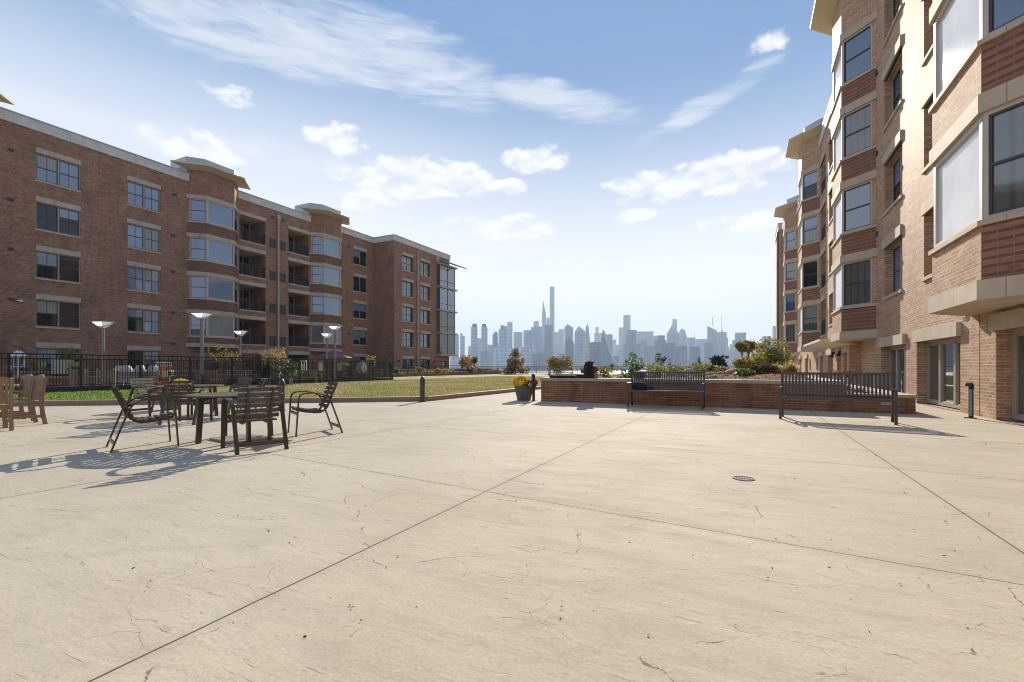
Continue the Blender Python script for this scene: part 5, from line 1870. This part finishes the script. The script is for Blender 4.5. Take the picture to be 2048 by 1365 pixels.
# red notice board, its words only partly legible through the pickets
t = board('notice_board', 'red notice board with rows of white lettering standing in the planter bed', 'sign', 313, 342, 725, 741, 26.5, REDP, .04, legs=True)
d_ = 26.5
w_ = 29 * d_ / FPX
zt_, zb_ = zof(725, d_), zof(741, d_)
fr = MB()
fr.box(-w_ / 2 - .02, -.035, zt_ - .045, w_ / 2 + .02, -.021, zt_ + .02)
fr.box(w_ / 2 - .02, -.035, zb_, w_ / 2 + .02, -.021, zt_ - .046)
fr.build('border', WHITE, t)
for txt, z, s in (('TOUSPARKIN', zt_ - .235, .155), ('STE', zb_ + .07, .13)):
    cu = bpy.data.curves.new('lettering', 'FONT')
    cu.body = txt
    cu.size = s
    cu.align_x = 'CENTER'
    cu.extrude = .003
    tx = bpy.data.objects.new('lettering', cu)
    COL.objects.link(tx)
    tx.parent = t
    tx.location = (0, -.027, z)
    tx.rotation_euler = (R(90), 0, 0)
    cu.materials.append(WHITE)
    bpy.context.view_layer.update()
    me = bpy.data.meshes.new_from_object(tx.evaluated_get(bpy.context.evaluated_depsgraph_get()))
    tm = bpy.data.objects.new('lettering', me)
    COL.objects.link(tm)
    tm.parent = t
    tm.location = tx.location
    tm.rotation_euler = tx.rotation_euler
    bpy.data.objects.remove(tx)
board('garden_box', 'amber box standing in the bed under the red notice board', 'box', 329, 343, 741, 755, 26.3, AMBER, .4)
lounge('garden_bench', 'dark low slatted bench behind the fence right of the red notice board', 'bench', 372, 25.5, 1.5, .7, .90, .42, 5, SASH, R(-6), nslat=4)
lounge('garden_chair', 'wooden slatted armchair through the fence between two tall lamp posts', 'chair', 432, 26.0, .80, .75, .98, .42, 5, TEAK, R(-14), nslat=5)
board('grill_cover', 'black covered grill before the shaded building, left of the bare yellow tree', 'grill', 414, 434, 726, 741, 30.5, BLACK, .6)
t = thing('awning', 'dark navy angled umbrella canopy tilted beside the bare yellow tree', 'umbrella', (*P(456, 31), 0), TH)
MB().hexa([(-.35, -.3, 1.05), (.45, -.3, .95), (.45, .3, .95), (-.35, .3, 1.05)], [(-.2, -.06, 1.65), (.06, -.06, 1.66), (.06, .06, 1.66), (-.2, .06, 1.65)]).build('canopy', plain('canvas_navy', (.03, .035, .05), .8), t)
MB().box(-.03, -.03, 0, .03, .03, 1.64).build('pole', GALV, t)
plant('bare_tree', 'small tree with bare upward branches and sparse yellow leaves behind the fence', 'tree', 448, 27.5, .05, 692, 66, L_YEL, 'bare', 240, .05)
plant('purple_shrub', 'sparse purple leaved shrub right of the bare yellow tree', 'shrub', 489, 28.5, .3, 697, 24, L_RED, 'bare', 110, .05)
plant('purple_shrub', 'smaller sparse purple shrub before the first balconies', 'shrub', 507, 29.0, .3, 705, 18, L_RED, 'bare', 80, .05)
plant('golden_tree', 'round bushy tree of pale golden leaves rising over the middle of the fence', 'tree', 552, 29.5, .3, 694, 46, L_PALE, 'tree', 1300, .055, clear=.25)
for px, lb in ((527, 'green hedge shrub at the left of the pair behind the fence'), (577, 'green hedge shrub at the right of the pair behind the fence')):
    plant('hedge_shrub', lb, 'shrub', px, 28.5, .25, 720 if px > 550 else 726, 42, L_DARK, 'round', 800, .06, group='hedge shrubs behind the fence')
for px, lb in ((468, 'black planter tub on the paving left of the lone fence post'), (527, 'black planter tub below the left hedge shrub'), (556, 'black planter tub between the two hedge shrubs'), (571, 'black planter tub below the right hedge shrub')):
    board('planter_tub', lb, 'planter', px - 11, px + 11, 758, 772, 27.5, BLACK, .5)
board('garden_box', 'amber crate in the bed under the left hedge shrub', 'box', 546, 560, 744, 755, 29.5, AMBER, .4)
board('garden_box', 'dull yellow crate in the bed under the right hedge shrub', 'box', 580, 590, 741, 752, 30.0, CREAM, .4)
t = thing('lantern', 'large white framed lantern on a table behind the fence', 'lantern', (*P(606, 33), 0), TH)
g = MB()
for sx, sy in ((1, 1), (1, -1), (-1, 1), (-1, -1)): g.box(.17 * sx - .02, .17 * sy - .02, .85, .17 * sx + .02, .17 * sy + .02, 1.52)
g.box(-.2, -.2, 1.521, .2, .2, 1.57)
g.box(-.2, -.2, .81, .2, .2, .849)
g.build('frame', WHITE, t)
MB().lathe([(0, .85), (.08, .85), (.08, 1.35), (0, 1.35)], 12).build('candle', CREAM, t)
lounge('garden_bench', 'long brown slatted wooden bench behind the fence near the white framed lantern', 'bench', 617, 31.5, 1.55, .8, .93, .42, 5, TEAKG, R(-8), nslat=5)
board('banner', 'cream upright banner panel behind the fence left of the paired lamp posts', 'banner', 636, 646, 724, 742, 33.0, CREAM, .06, legs=True)
board('banner', 'bright yellow upright banner panel behind the fence right of the paired lamp posts', 'banner', 675, 682, 726, 742, 34.0, YELLOW, .06, legs=True)
t = thing('patio_umbrella', 'faded burgundy umbrella under the second canted bay of the shaded building', 'umbrella', (*P(668, 41.5), 0), 0)
MB().lathe([(1.55, 1.93), (1.5, 1.99), (.75, 2.36), (.05, 2.62), (0, 2.64), (0, 2.5), (.7, 2.3), (1.5, 1.94)], 8).build('canopy', plain('canvas_burgundy', (.22, .085, .095), .8, .1), t)
MB().tube([(0, 0, 0), (0, 0, 2.55)], .025, 8).build('pole', GALV, t)
t = thing('egg_chair', 'pale oval wicker egg chair hanging on a curved stand behind the fence', 'chair', (*P(723, 35.5), 0), TH)
MB().lathe([(0, .62), (.22, .66), (.36, .85), (.40, 1.1), (.33, 1.36), (.16, 1.5), (0, 1.53)], 20, sy=.7).build('basket', plain('wicker_pale', (.55, .48, .42), .8, .35, 12, bump=1, bscale=40), t, smooth=True)
MB().tube([(.1, .35, 0), (.28, .40, .6), (.30, .40, 1.3), (.12, .25, 1.66), (0, 0, 1.55)], .025, 8).build('stand', GALV, t)
plant('yellow_shrub', 'small yellow shrub peeping over the right end of the fence', 'shrub', 743, 41.0, .75, 707, 18, L_YEL, 'round', 320, .06)
plant('lime_shrub', 'lime green hanging plant below the burgundy umbrella edge', 'plant', 690, 38.0, 1.1, 722, 24, L_LIME, 'round', 200, .05)
plant('low_bush', 'low green bush at the end of the fence behind the egg chair', 'bush', 752, 37.0, .2, 742, 30, L_GREEN, 'round', 320, .05)
plant('dark_shrub', 'dark shrub at the inner corner of the shaded building', 'shrub', 783, 43.0, .7, 720, 20, L_DARK, 'round', 360, .07)
# long bed towards the river
for i, (px, d, yt, wd, m, st_, lb) in enumerate([
    (790, 41, 737, 20, L_GREEN, 'round', 'low green shrub next to the fence end in the long bed'),
    (789, 37.5, 745, 14, L_TAN, 'grass', 'orange grass tuft in the long bed right after the fence end'),
    (806, 40, 744, 15, L_STRAW, 'grass', 'straw grass tuft in the long bed left of the lone kerb bollard'),
    (825, 43, 742, 15, L_TAN, 'grass', 'orange tan grass tuft in the long bed beneath the downpipe'),
    (840, 47, 733, 20, L_LIME, 'round', 'fresh green shrub in the long bed beneath the end block downpipe'),
    (861, 48, 737, 18, L_STRAW, 'grass', 'pale grass tuft in the long bed before the end block windows'),
    (868, 46, 742, 14, L_TAN, 'grass', 'tan grass tuft hanging over the long bed wall'),
    (876, 52, 736, 16, L_TAN, 'round', 'orange tinted shrub in the long bed before the terrace door'),
    (890, 54, 736, 18, L_STRAW, 'round', 'pale straw shrub in the long bed under the glazed corner'),
    (906, 56, 737, 18, L_STRAW, 'grass', 'straw grass tuft in the long bed right of the glazed corner'),
    (943, 60, 735, 26, L_DARK, 'round', 'dark green shrub in the long bed left of the round headed tree'),
    (962, 62, 735, 18, L_OLIVE, 'round', 'olive shrub near the river end of the long bed'),
    (992, 64, 739, 16, L_TAN, 'round', 'orange brown shrub at the very end of the long bed')]):
    plant('bed_grass' if st_ == 'grass' else 'bed_shrub', lb, 'plant', px, d, .42, yt, wd, m, st_, 150 if st_ == 'grass' else 320, .012 if st_ == 'grass' else .09)
plant('autumn_tree', 'orange leaved tree just right of the glazed corner of the shaded building', 'tree', 936, 70, .2, 712, 38, L_ORANGE, 'tree', 1100, .14)
plant('cypress', 'slim dark cypress in front of the orange tree', 'cypress', 924.5, 66, .3, 711, 4, L_DARK, 'cone', 260, .09)
plant('garden_tree', 'small dark round headed tree on thin stems by the river railing', 'tree', 949, 68, .3, 714, 11, L_DARK, 'topiary', 420, .11, clear=.55)
plant('autumn_tree', 'tall green and orange tree by the river railing, left of the skyline spire', 'tree', 1031, 70, .0, 700, 52, L_AUT, 'cone', 2400, .15)
plant('autumn_tree', 'wide orange and green tree by the river railing behind the stone bench', 'tree', 1117, 70, .0, 713, 56, L_AUT, 'tree', 1900, .15)
plant('pale_shrub', 'pale leaved shrub by the river railing left of the backpack', 'shrub', 1168, 68, .0, 735, 14, L_OLIVE, 'round', 300, .12)
# benches on the river walk
t = thing('stone_bench', 'dark wooden backed bench on the river walk behind the long black case', 'bench', (*P(1122, 60), 0), 0)
w_ = 50 * 60 / FPX
MB().box(-w_ / 2, 0, .72, w_ / 2, .08, .98).build('backrest', TEAKG, t)
MB().box(-w_ / 2, -.5, .40, w_ / 2, -.01, .47).build('seat', TEAKG, t)
for sx in (-1, 0, 1): MB().box(sx * (w_ / 2 - .1) - .06, -.45, 0, sx * (w_ / 2 - .1) + .06, .07, .399).build('leg', TEAKG, t)
for sx in (-1, 0, 1): MB().box(sx * (w_ / 2 - .1) - .05, .0, .471, sx * (w_ / 2 - .1) + .05, .07, .719).build('post', TEAKG, t)
t = thing('garden_table', 'small open framed table on the river walk, seen left of the evergreen shrub', 'table', (*P(1224, 52), 0), R(10))
w_ = 22 * 52 / FPX
MB().box(-w_ / 2, -.35, .82, w_ / 2, .35, .90).build('tabletop', TEAKG, t)
MB().box(-w_ / 2 + .05, -.3, .12, w_ / 2 - .05, .3, .18).build('shelf', TEAKG, t)
for sx in (-1, 1):
    for sy in (-1, 1): MB().box(sx * (w_ / 2 - .06) - .05, sy * .28 - .05, 0, sx * (w_ / 2 - .06) + .05, sy * .28 + .05, .819).build('leg', TEAKG, t)
t = thing('potted_plant', 'small dark potted bush standing on the open framed table', 'potted plant', (*P(1224, 52), .901))
MB().lathe([(0, 0), (.14, 0), (.18, .22), (0, .22)], 14).build('pot', plain('pot_brown', (.10, .05, .04)), t)
leaf_cloud([(0, 0, .36)], [(.2, .2, .16)], 200, .07, L_DARK, 'foliage', t)
for px, lb in ((1728, 'grey topped utility box behind the free standing bench, the left of two'), (1738.5, 'grey topped utility box behind the free standing bench, the right of two')):
    t = thing('utility_box', lb, 'utility box', (*P(px, 18.6), 0), R(5), 'utility boxes by the wall')
    MB().box(-.10, -.12, 0, .10, .12, .80).build('body', CAPM, t)
    MB().box(-.13, -.15, .801, .13, .15, .86).build('lid', BLACK, t)
# drain in the paving
DRM = plain('drain_metal', (.21, .18, .14), .8, .2, 8, spec=.15)
dr = thing('drain_cover', 'round slotted metal drain cover set into the patio', 'drain', (*P(1487, 1032.6 / 223), .001))
g = MB()
for k in range(28):
    a0, a1 = 2 * math.pi * k / 28, 2 * math.pi * (k + 1) / 28
    g.hexa([(.082 * math.cos(a0), .082 * math.sin(a0), 0), (.10 * math.cos(a0), .10 * math.sin(a0), 0), (.10 * math.cos(a1), .10 * math.sin(a1), 0), (.082 * math.cos(a1), .082 * math.sin(a1), 0)],
           [(.082 * math.cos(a0), .082 * math.sin(a0), .006), (.10 * math.cos(a0), .10 * math.sin(a0), .006), (.10 * math.cos(a1), .10 * math.sin(a1), .006), (.082 * math.cos(a1), .082 * math.sin(a1), .006)])
g.build('rim', DRM, dr)
g = MB()
for i in range(7):
    x = -.07 + .0233 * i
    h_ = math.sqrt(.0815 ** 2 - x * x) if abs(x) < .0815 else 0
    if h_ > .01: g.box(x - .005, -h_, .0005, x + .005, h_, .005)
g.box(-.08, -.006, .0002, .08, .006, .0045)
g.build('grate', DRM, dr)
MB().lathe([(0, 0), (.0815, 0), (.0815, .0003), (0, .0003)], 20).build('sump', DARKIN, dr)

# fallen leaf scraps and grit on the paving
g = MB()
r_ = random.Random(4)
spots = [P(r_.uniform(1090, 1320), r_.uniform(9.4, 11.6)) for _ in range(70)] + [P(r_.uniform(1100, 2000), r_.uniform(1.9, 9)) for _ in range(120)] + [P(r_.uniform(100, 1100), r_.uniform(1.9, 9)) for _ in range(60)] + [P(r_.uniform(1840, 1960), r_.uniform(11, 13)) for _ in range(40)]
for x, y in spots:
    if x > XR - .1: continue
    s, a = r_.uniform(.004, .007) * (1 + .05 * math.hypot(x, y)), r_.uniform(0, 6.28)
    pts = [(x + s * math.cos(a + b) * q, y + s * math.sin(a + b) * q, .0015 + r_.uniform(0, .009)) for b, q in ((0, 1.4), (1.3, .7), (2.9, 1.2), (4.4, .8))]
    g.add(pts, [(0, 1, 2, 3)])
tag(g.build('leaf_litter', leafmat('leaf_litter', [(.03, .02, .012), (.10, .06, .03), (.05, .035, .02)], .1)), 'scattered dark leaf scraps and grit on the paving', 'leaf litter', kind='stuff')

# ------------------------------------------------------------------ skyline across the river
def towermat(name, wall, win, fx=7.0, fz=4.2, cover=.6):
    # facade bays and floors, patches of differing cladding, and a tone of its own for each building
    m, t = newmat(name)
    sp = t.n('ShaderNodeSeparateXYZ', i0=t.n('ShaderNodeTexCoord').outputs['UV'])
    a = t.math('LESS_THAN', t.math('FRACT', t.math('DIVIDE', sp.outputs[0], fx)), cover)
    b = t.math('LESS_THAN', t.math('FRACT', t.math('DIVIDE', sp.outputs[1], fz)), .62)
    wv = t.math('MULTIPLY', a, b)
    tone = t.n('ShaderNodeObjectInfo').outputs['Random']
    ob = t.n('ShaderNodeTexCoord').outputs['Object']
    pt_ = t.noise(t.map(ob, scale=(.05, .05, .012)), 1.0, 4, .6)
    vs = t.math('LESS_THAN', t.math('FRACT', t.math('DIVIDE', sp.outputs[0], fx * 3.7)), .22)
    col = t.mix(wv, c4(wall), c4(win))
    col = t.mix(t.math('MULTIPLY', vs, .35), col, c4(tuple(x * .45 for x in wall)))
    col = t.mix(t.math('MULTIPLY', t.smooth(pt_, .42, .62), .35), col, c4(tuple(min(1, x * 1.5) for x in wall)))
    k_ = t.math('MULTIPLY_ADD', tone, .7, .65)
    kk = t.n('ShaderNodeCombineXYZ', i0=k_, i1=k_, i2=k_)
    t.put(t.bs.inputs['Base Color'], t.mix(1.0, col, kk.outputs[0], 'MULTIPLY'))
    t.put(t.bs.inputs['Roughness'], t.math('MULTIPLY_ADD', wv, -.3, .6))
    return m


TM = {'brick': towermat('tower_brick', (.20, .17, .15), (.06, .07, .09), 9, 9, .55), 'pale': towermat('tower_pale', (.30, .31, .32), (.19, .21, .23), 11, 9, .6),
      'glass': towermat('tower_glass', (.13, .16, .20), (.07, .095, .13), 14, 12, .8), 'dark': towermat('tower_dark', (.17, .19, .22), (.10, .12, .15), 12, 10, .7),
      'grid': towermat('tower_grid', (.55, .58, .62), (.33, .38, .45), 13, 11, .82)}
TB = -7.0
GRP = 'hazy skyscrapers across the river'


def tower(px0, px1, yt, dist, mk, label, top=None, base=None, turn=12, crowns=(), name='skyscraper'):
    """slab tower: columns px0..px1, top row yt, at depth dist; crowns: (px0, px1, y) blocks on top; base: (px0, px1, y) wider foot"""
    cx_ = (px0 + px1) / 2
    x, y = P(cx_, dist)
    az_ = TH - math.atan((cx_ - 1024) / FPX)
    t = thing(name, label, 'skyscraper', (x, y, TB), az_ + R(turn), GRP)
    k = dist / FPX
    ct, st_ = math.cos(R(abs(turn))), math.sin(R(abs(turn)))
    m = TM[mk]

    def blk(a, b, z0, z1, part, mm, dx=None):
        W = (b - a) * k / (ct + .6 * st_)
        xo = ((a + b) / 2 - cx_) * k
        MB().box(xo - W / 2, -W * .3, z0, xo + W / 2, W * .3, z1).build(part, mm, t)
        return xo, W
    zt_ = zof(yt, dist) - TB
    z0 = 0
    if base:
        zb = zof(base[2], dist) - TB
        blk(base[0], base[1], 0, zb, 'podium', m)
        z0 = zb
    if top is None:
        blk(px0, px1, z0, zt_, 'shaft', m)
    else:
        W = (px1 - px0) * k / (ct + .6 * st_)
        ys, ax = top[1], (top[2] - cx_) * k if len(top) > 2 else 0
        zs = zof(ys, dist) - TB
        MB().box(-W / 2, -W * .3, z0, W / 2, W * .3, zs).build('shaft', m, t)
        lo = [(-W / 2, -W * .3, zs + .01), (W / 2, -W * .3, zs + .01), (W / 2, W * .3, zs + .01), (-W / 2, W * .3, zs + .01)]
        g = MB()
        if top[0] == 'apex': g.hexa(lo, [(ax - .6, -.5, zt_), (ax + .6, -.5, zt_), (ax + .6, .5, zt_), (ax - .6, .5, zt_)])
        elif top[0] == 'ridge': g.hexa(lo, [(ax - .6, -W * .3, zt_), (ax + .6, -W * .3, zt_), (ax + .6, W * .3, zt_), (ax - .6, W * .3, zt_)])
        elif top[0] == 'slantl': g.hexa(lo, [(-W / 2, -W * .3, zt_), (W / 2, -W * .3, zs + .5), (W / 2, W * .3, zs + .5), (-W / 2, W * .3, zt_)])
        elif top[0] == 'slantr': g.hexa(lo, [(-W / 2, -W * .3, zs + .5), (W / 2, -W * .3, zt_), (W / 2, W * .3, zt_), (-W / 2, W * .3, zs + .5)])
        elif top[0] == 'dome':
            g.lathe([(W / 2 * math.cos(a), (zt_ - zs) * math.sin(a) + zs) for a in [R(q) for q in (0, 20, 40, 60, 75, 89)]], 12, sy=.6)
        g.build('crown', m, t)
    for c in crowns:
        a, b, yc = c[:3]
        mm = TM[c[3]] if len(c) > 3 else m
        zc_ = zof(yc, dist) - TB
        xo = ((a + b) / 2 - cx_) * k
        W = (b - a) * k / (ct + .6 * st_)
        MB().box(xo - W / 2, -W * .3, zt_ + .01, xo + W / 2, W * .3, zc_).build('mast' if b - a < 2 else 'crown', mm, t)
    return t


N1, N2, N3 = 1500, 2150, 3000
tower(903, 917.5, 670, N1, 'grid', 'hazy flat topped tower partly hidden by the glazed corner of the shaded building')
tower(920, 929.5, 672, N1 + 40, 'grid', 'slim hazy tower with a stepped top just right of the glazed corner', crowns=[(920.5, 925, 667)])
tower(941.5, 954.7, 655, N1, 'grid', 'left of two matching hazy towers with dark caps standing apart', base=(940.6, 958, 704), crowns=[(944.5, 953.8, 648, 'dark')])
tower(962.3, 975, 655, N1, 'grid', 'right of two matching hazy towers with dark caps standing apart', base=(959, 976.5, 704), crowns=[(963.5, 972.4, 648.3, 'dark')])
tower(954, 963, 677, N2, 'pale', 'small pale tower in the gap between the two matching capped towers')
tower(975, 986, 690, N2, 'pale', 'low pale block right of the two matching capped towers')
tower(985, 995.5, 669, N1 + 150, 'dark', 'narrow darker tower beside the big stepped slab', crowns=[(988, 995, 664)])
tower(997, 1015, 659, N1 - 20, 'grid', 'broad stepped slab on a wide gridded podium with a dark square cap', base=(987, 1024, 696), crowns=[(1001, 1007.5, 651.4, 'dark'), (1007.8, 1014.5, 652.2)])
tower(1014.5, 1025, 645, N2, 'pale', 'tall pale tower rising right behind the stepped slab')
tower(1027, 1045, 665, N2, 'pale', 'pale flat block left of the golden green tree top', turn=-10)
tower(1046.6, 1068, 661.6, N1, 'grid', 'wide bluish slab on a low podium behind the tallest autumn tree', base=(1038, 1072.5, 696))
tower(1067, 1077.5, 643, N3, 'glass', 'small square topped tower left of the tapering spire', crowns=[])
tower(1062, 1071, 655, N2, 'glass', 'shoulder block just below the small square topped tower')
tower(1070.7, 1085.7, 654, N2, 'glass', 'bluish slab immediately left of the tapering spire', turn=-10)
tower(1083.8, 1092.2, 601, N3, 'glass', 'tower tapering to a needle, left neighbour of the tallest tower', top=('apex', 630, 1086))
tower(1093, 1099.2, 636, N3, 'glass', 'thin tower squeezed between the needle tower and the tallest tower')
tower(1087.4, 1105, 650.5, N1 + 100, 'dark', 'dark glass tower standing before the foot of the tallest tower', base=(1085, 1108, 700))
tower(1099.6, 1108.8, 574, N3 - 300, 'glass', 'tallest tower of the skyline, slim and flat topped', turn=4)
tower(1107, 1117.5, 665, N3, 'pale', 'pale block right of the tallest tower')
tower(1117, 1128, 659, N3, 'pale', 'pale slightly taller block, second to the right of the tallest tower', turn=-9)
tower(1128.7, 1146.3, 649.6, N2, 'glass', 'glass tower with a slanted roof, high at its left', top=('ridge', 656, 1134))
tower(1131, 1147.5, 670.7, N1, 'glass', 'lower glass tower with a pointed slanted roof in front of the slanted roof one', top=('ridge', 684, 1140), turn=-12)
tower(1149, 1171, 653.5, N1 + 200, 'grid', 'wide gridded tower with a gabled roof', top=('ridge', 664, 1157), turn=6)
tower(1171.4, 1177, 653, N1 + 350, 'dark', 'thin dark upright slab before the pale needle')
tower(1172.5, 1181.5, 643, N3, 'glass', 'pale needle shaped pyramid behind the thin dark slab', top=('apex', 690, 1175.3))
tower(1188.5, 1205, 667, N3, 'pale', 'far pale tower with a narrower block on top, left of the curved pyramid', crowns=[(1191, 1197, 655)])
tower(1177, 1206, 686, N1, 'dark', 'broad low dark block at the foot of the curved pyramid', crowns=[(1183, 1200, 684.5)])
tower(1211.5, 1225, 669.5, N2, 'dark', 'dark rectangular tower behind the curved pyramid')
tower(1237.6, 1248, 655.7, N3, 'pale', 'pale shoulder tower left of the tall twin topped tower')
tower(1247, 1261, 631, N3 - 200, 'pale', 'tall pale tower, the highest between the curved pyramid and the pyramid roofed tower', turn=-6)
tower(1251, 1273, 661, N1 + 250, 'dark', 'dark broad tower with a wide stepped foot below the tall pale tower', base=(1246, 1281, 688))
tower(1223, 1240, 690, N3, 'pale', 'faint low block left of the dark broad stepped tower')
tower(1274, 1306, 664, N2 + 200, 'pale', 'broad faint flat block right of the dark stepped tower', turn=5)
tower(1305, 1314, 672, N2 + 300, 'pale', 'faint shoulder at the right of the broad faint flat block')
tower(1282, 1293, 681, N1 + 100, 'pale', 'light upright slab in front of the broad faint flat block')
tower(1314.6, 1329.5, 671.5, N1 + 100, 'dark', 'dark tower with a wider lower half, left of the pyramid roofed tower', base=(1309, 1332, 681))
tower(1331, 1351, 687, N1, 'dark', 'low dark block in front of the pyramid roofed tower')
tower(1333.6, 1357.5, 649.8, N2, 'pale', 'tower with a steep pyramid roof', top=('apex', 668, 1344.5), turn=4)
tower(1345, 1353.6, 639, N3, 'glass', 'slim stepped tower just behind the pyramid roof', crowns=[])
tower(1357, 1372.8, 658, N2 + 300, 'pale', 'tower with a rounded shouldered top right of the pyramid roof', top=('dome', 672))
tower(1375.5, 1390, 675.7, N2, 'pale', 'pale block carrying a thin mast', crowns=[(1388.6, 1389.2, 668)])
tower(1391.6, 1414, 679, N2 + 200, 'pale', 'long pale low block before the twin masts tower', turn=-5)
tower(1352.7, 1374, 693.7, N1, 'dark', 'low dark block with a notched roof, left of two in the middle distance', crowns=[(1359, 1373, 692)])
tower(1379.6, 1400, 694, N1, 'dark', 'low grey block with a notched roof, right of two in the middle distance')
tower(1409, 1425, 686, N1 + 200, 'dark', 'old stepped dark tower with a small pinnacle', crowns=[(1415, 1418, 681)])
tower(1415, 1432.5, 653, N2 + 100, 'glass', 'tower with a slanted roof and a tall mast, left of the two masted towers', top=('slantl', 662), crowns=[(1424.6, 1425.4, 634)], turn=5)
tower(1432.5, 1453, 665, N2 + 200, 'glass', 'flat tower with a tall mast, right of the two masted towers', crowns=[(1442, 1445, 660), (1443, 1444, 633)], turn=-5)
tower(1452, 1456, 676, N2, 'pale', 'thin shoulder slab at the right of the masted towers')
tower(1455, 1469, 687, N2, 'pale', 'faint block with a sloping roof before the square blue tower', top=('slantr', 705), turn=5)
tower(1470.5, 1491, 666, N2, 'glass', 'square topped bluish tower left of the round headed trees', base=(1466, 1493, 681), turn=6)
tower(1525, 1541.5, 673, N2, 'glass', 'faint low tower above the broad olive tree')
tower(1546, 1562, 653, N2, 'glass', 'faint tower half hidden by the far end of the sunlit building')
# tetrahedral residential block with one long swept face
D0 = N1 - 30
x, y = P(1222, D0)
k = D0 / FPX
t = thing('skyscraper', 'swooping pyramid shaped building with one long pale curved edge', 'skyscraper', (x, y, TB), TH - math.atan((1222 - 1024) / FPX), GRP)
zA = zof(662, D0) - TB
g = MB()
edge = [(-16, 1.0), (-11.5, .80), (-6.5, .60), (-.5, .38), (7, .20), (16, .08), (27, .0)]
frt = [(-27 * k, -20, 0), *[(q[0] * k, -20 - 26 * (1 - q[1]), zA * q[1] + .5) for q in edge]]
bk = [(-24 * k, 40, 0), *[(q[0] * k + 6, 30, zA * q[1] + .4) for q in edge]]
g.loft([frt, bk])
g.build('shaft', TM['dark'], t)
g = MB()
for (a, b) in zip(edge[:-1], edge[1:]):
    g.bar((a[0] * k, -21 - 26 * (1 - a[1]), zA * a[1] + 1.5), (b[0] * k, -21 - 26 * (1 - b[1]), zA * b[1] + 1.5), 3.0, 3.0)
g.build('edge_rib', TM['pale'], t)
# low shore blocks
r_ = random.Random(21)
px = 900
i = 0
while px < 1560:
    wd = r_.uniform(14, 34)
    d_ = r_.choice([1490, 1540, 1800, 2600])
    yt = r_.uniform(705, 724) if d_ < 1600 else r_.uniform(692, 708)
    t = tower(px, px + wd, yt, d_, r_.choice(['pale', 'dark', 'grid', 'brick']), 'hazy low block in the blurred row along the far waterfront below the towers', turn=r_.uniform(-8, 8), name='waterfront_block')
    t['group'] = 'blurred low blocks along the far waterfront'
    t['category'] = 'building'
    px += wd * r_.uniform(.75, 1.05)
px = 985
while px < 1535:
    wd = r_.uniform(9, 20)
    t = tower(px, px + wd, r_.uniform(674, 697), r_.uniform(2700, 3600), r_.choice(['pale', 'glass', 'pale', 'brick']), 'hazy pale mid rise block filling the gaps low in the skyline', turn=r_.uniform(-10, 10), name='skyscraper')
    t['group'] = 'pale mid rise blocks filling the skyline'
    px += wd * r_.uniform(.9, 1.5)
for px0, px1, yt, d_, lb in ((1168, 1196, 730, 1470, 'long pale low pier shed in front of the curved pyramid'), (1206, 1242, 732, 1466, 'pale pier shed to the right of the backpack, at the waterline'), (1284, 1330, 729, 1470, 'long hazy pier shed behind the bench with the bag')):
    t = tower(px0, px1, yt, d_, 'pale', lb, turn=3, name='pier_shed')
    t['category'] = 'pier shed'

# ------------------------------------------------------------------ river haze
HZD = 2.5e-4
hz = MB().box(-3200, -400, -11, 3200, 4600, 480)
m = bpy.data.materials.new('river_haze')
m.use_nodes = True
t = NT(m.node_tree)
pv = t.n('ShaderNodeVolumePrincipled')
pv.inputs['Color'].default_value = (0.62, 0.80, 1.0, 1)
pv.inputs['Density'].default_value = HZD
pv.inputs['Anisotropy'].default_value = 0.15
o_ = t.n('ShaderNodeOutputMaterial')
t.t.links.new(pv.outputs[0], o_.inputs['Volume'])
ho = hz.build('haze', m)
tag(ho, 'pale blue haze hanging over the river and the far towers', 'haze', kind='stuff')
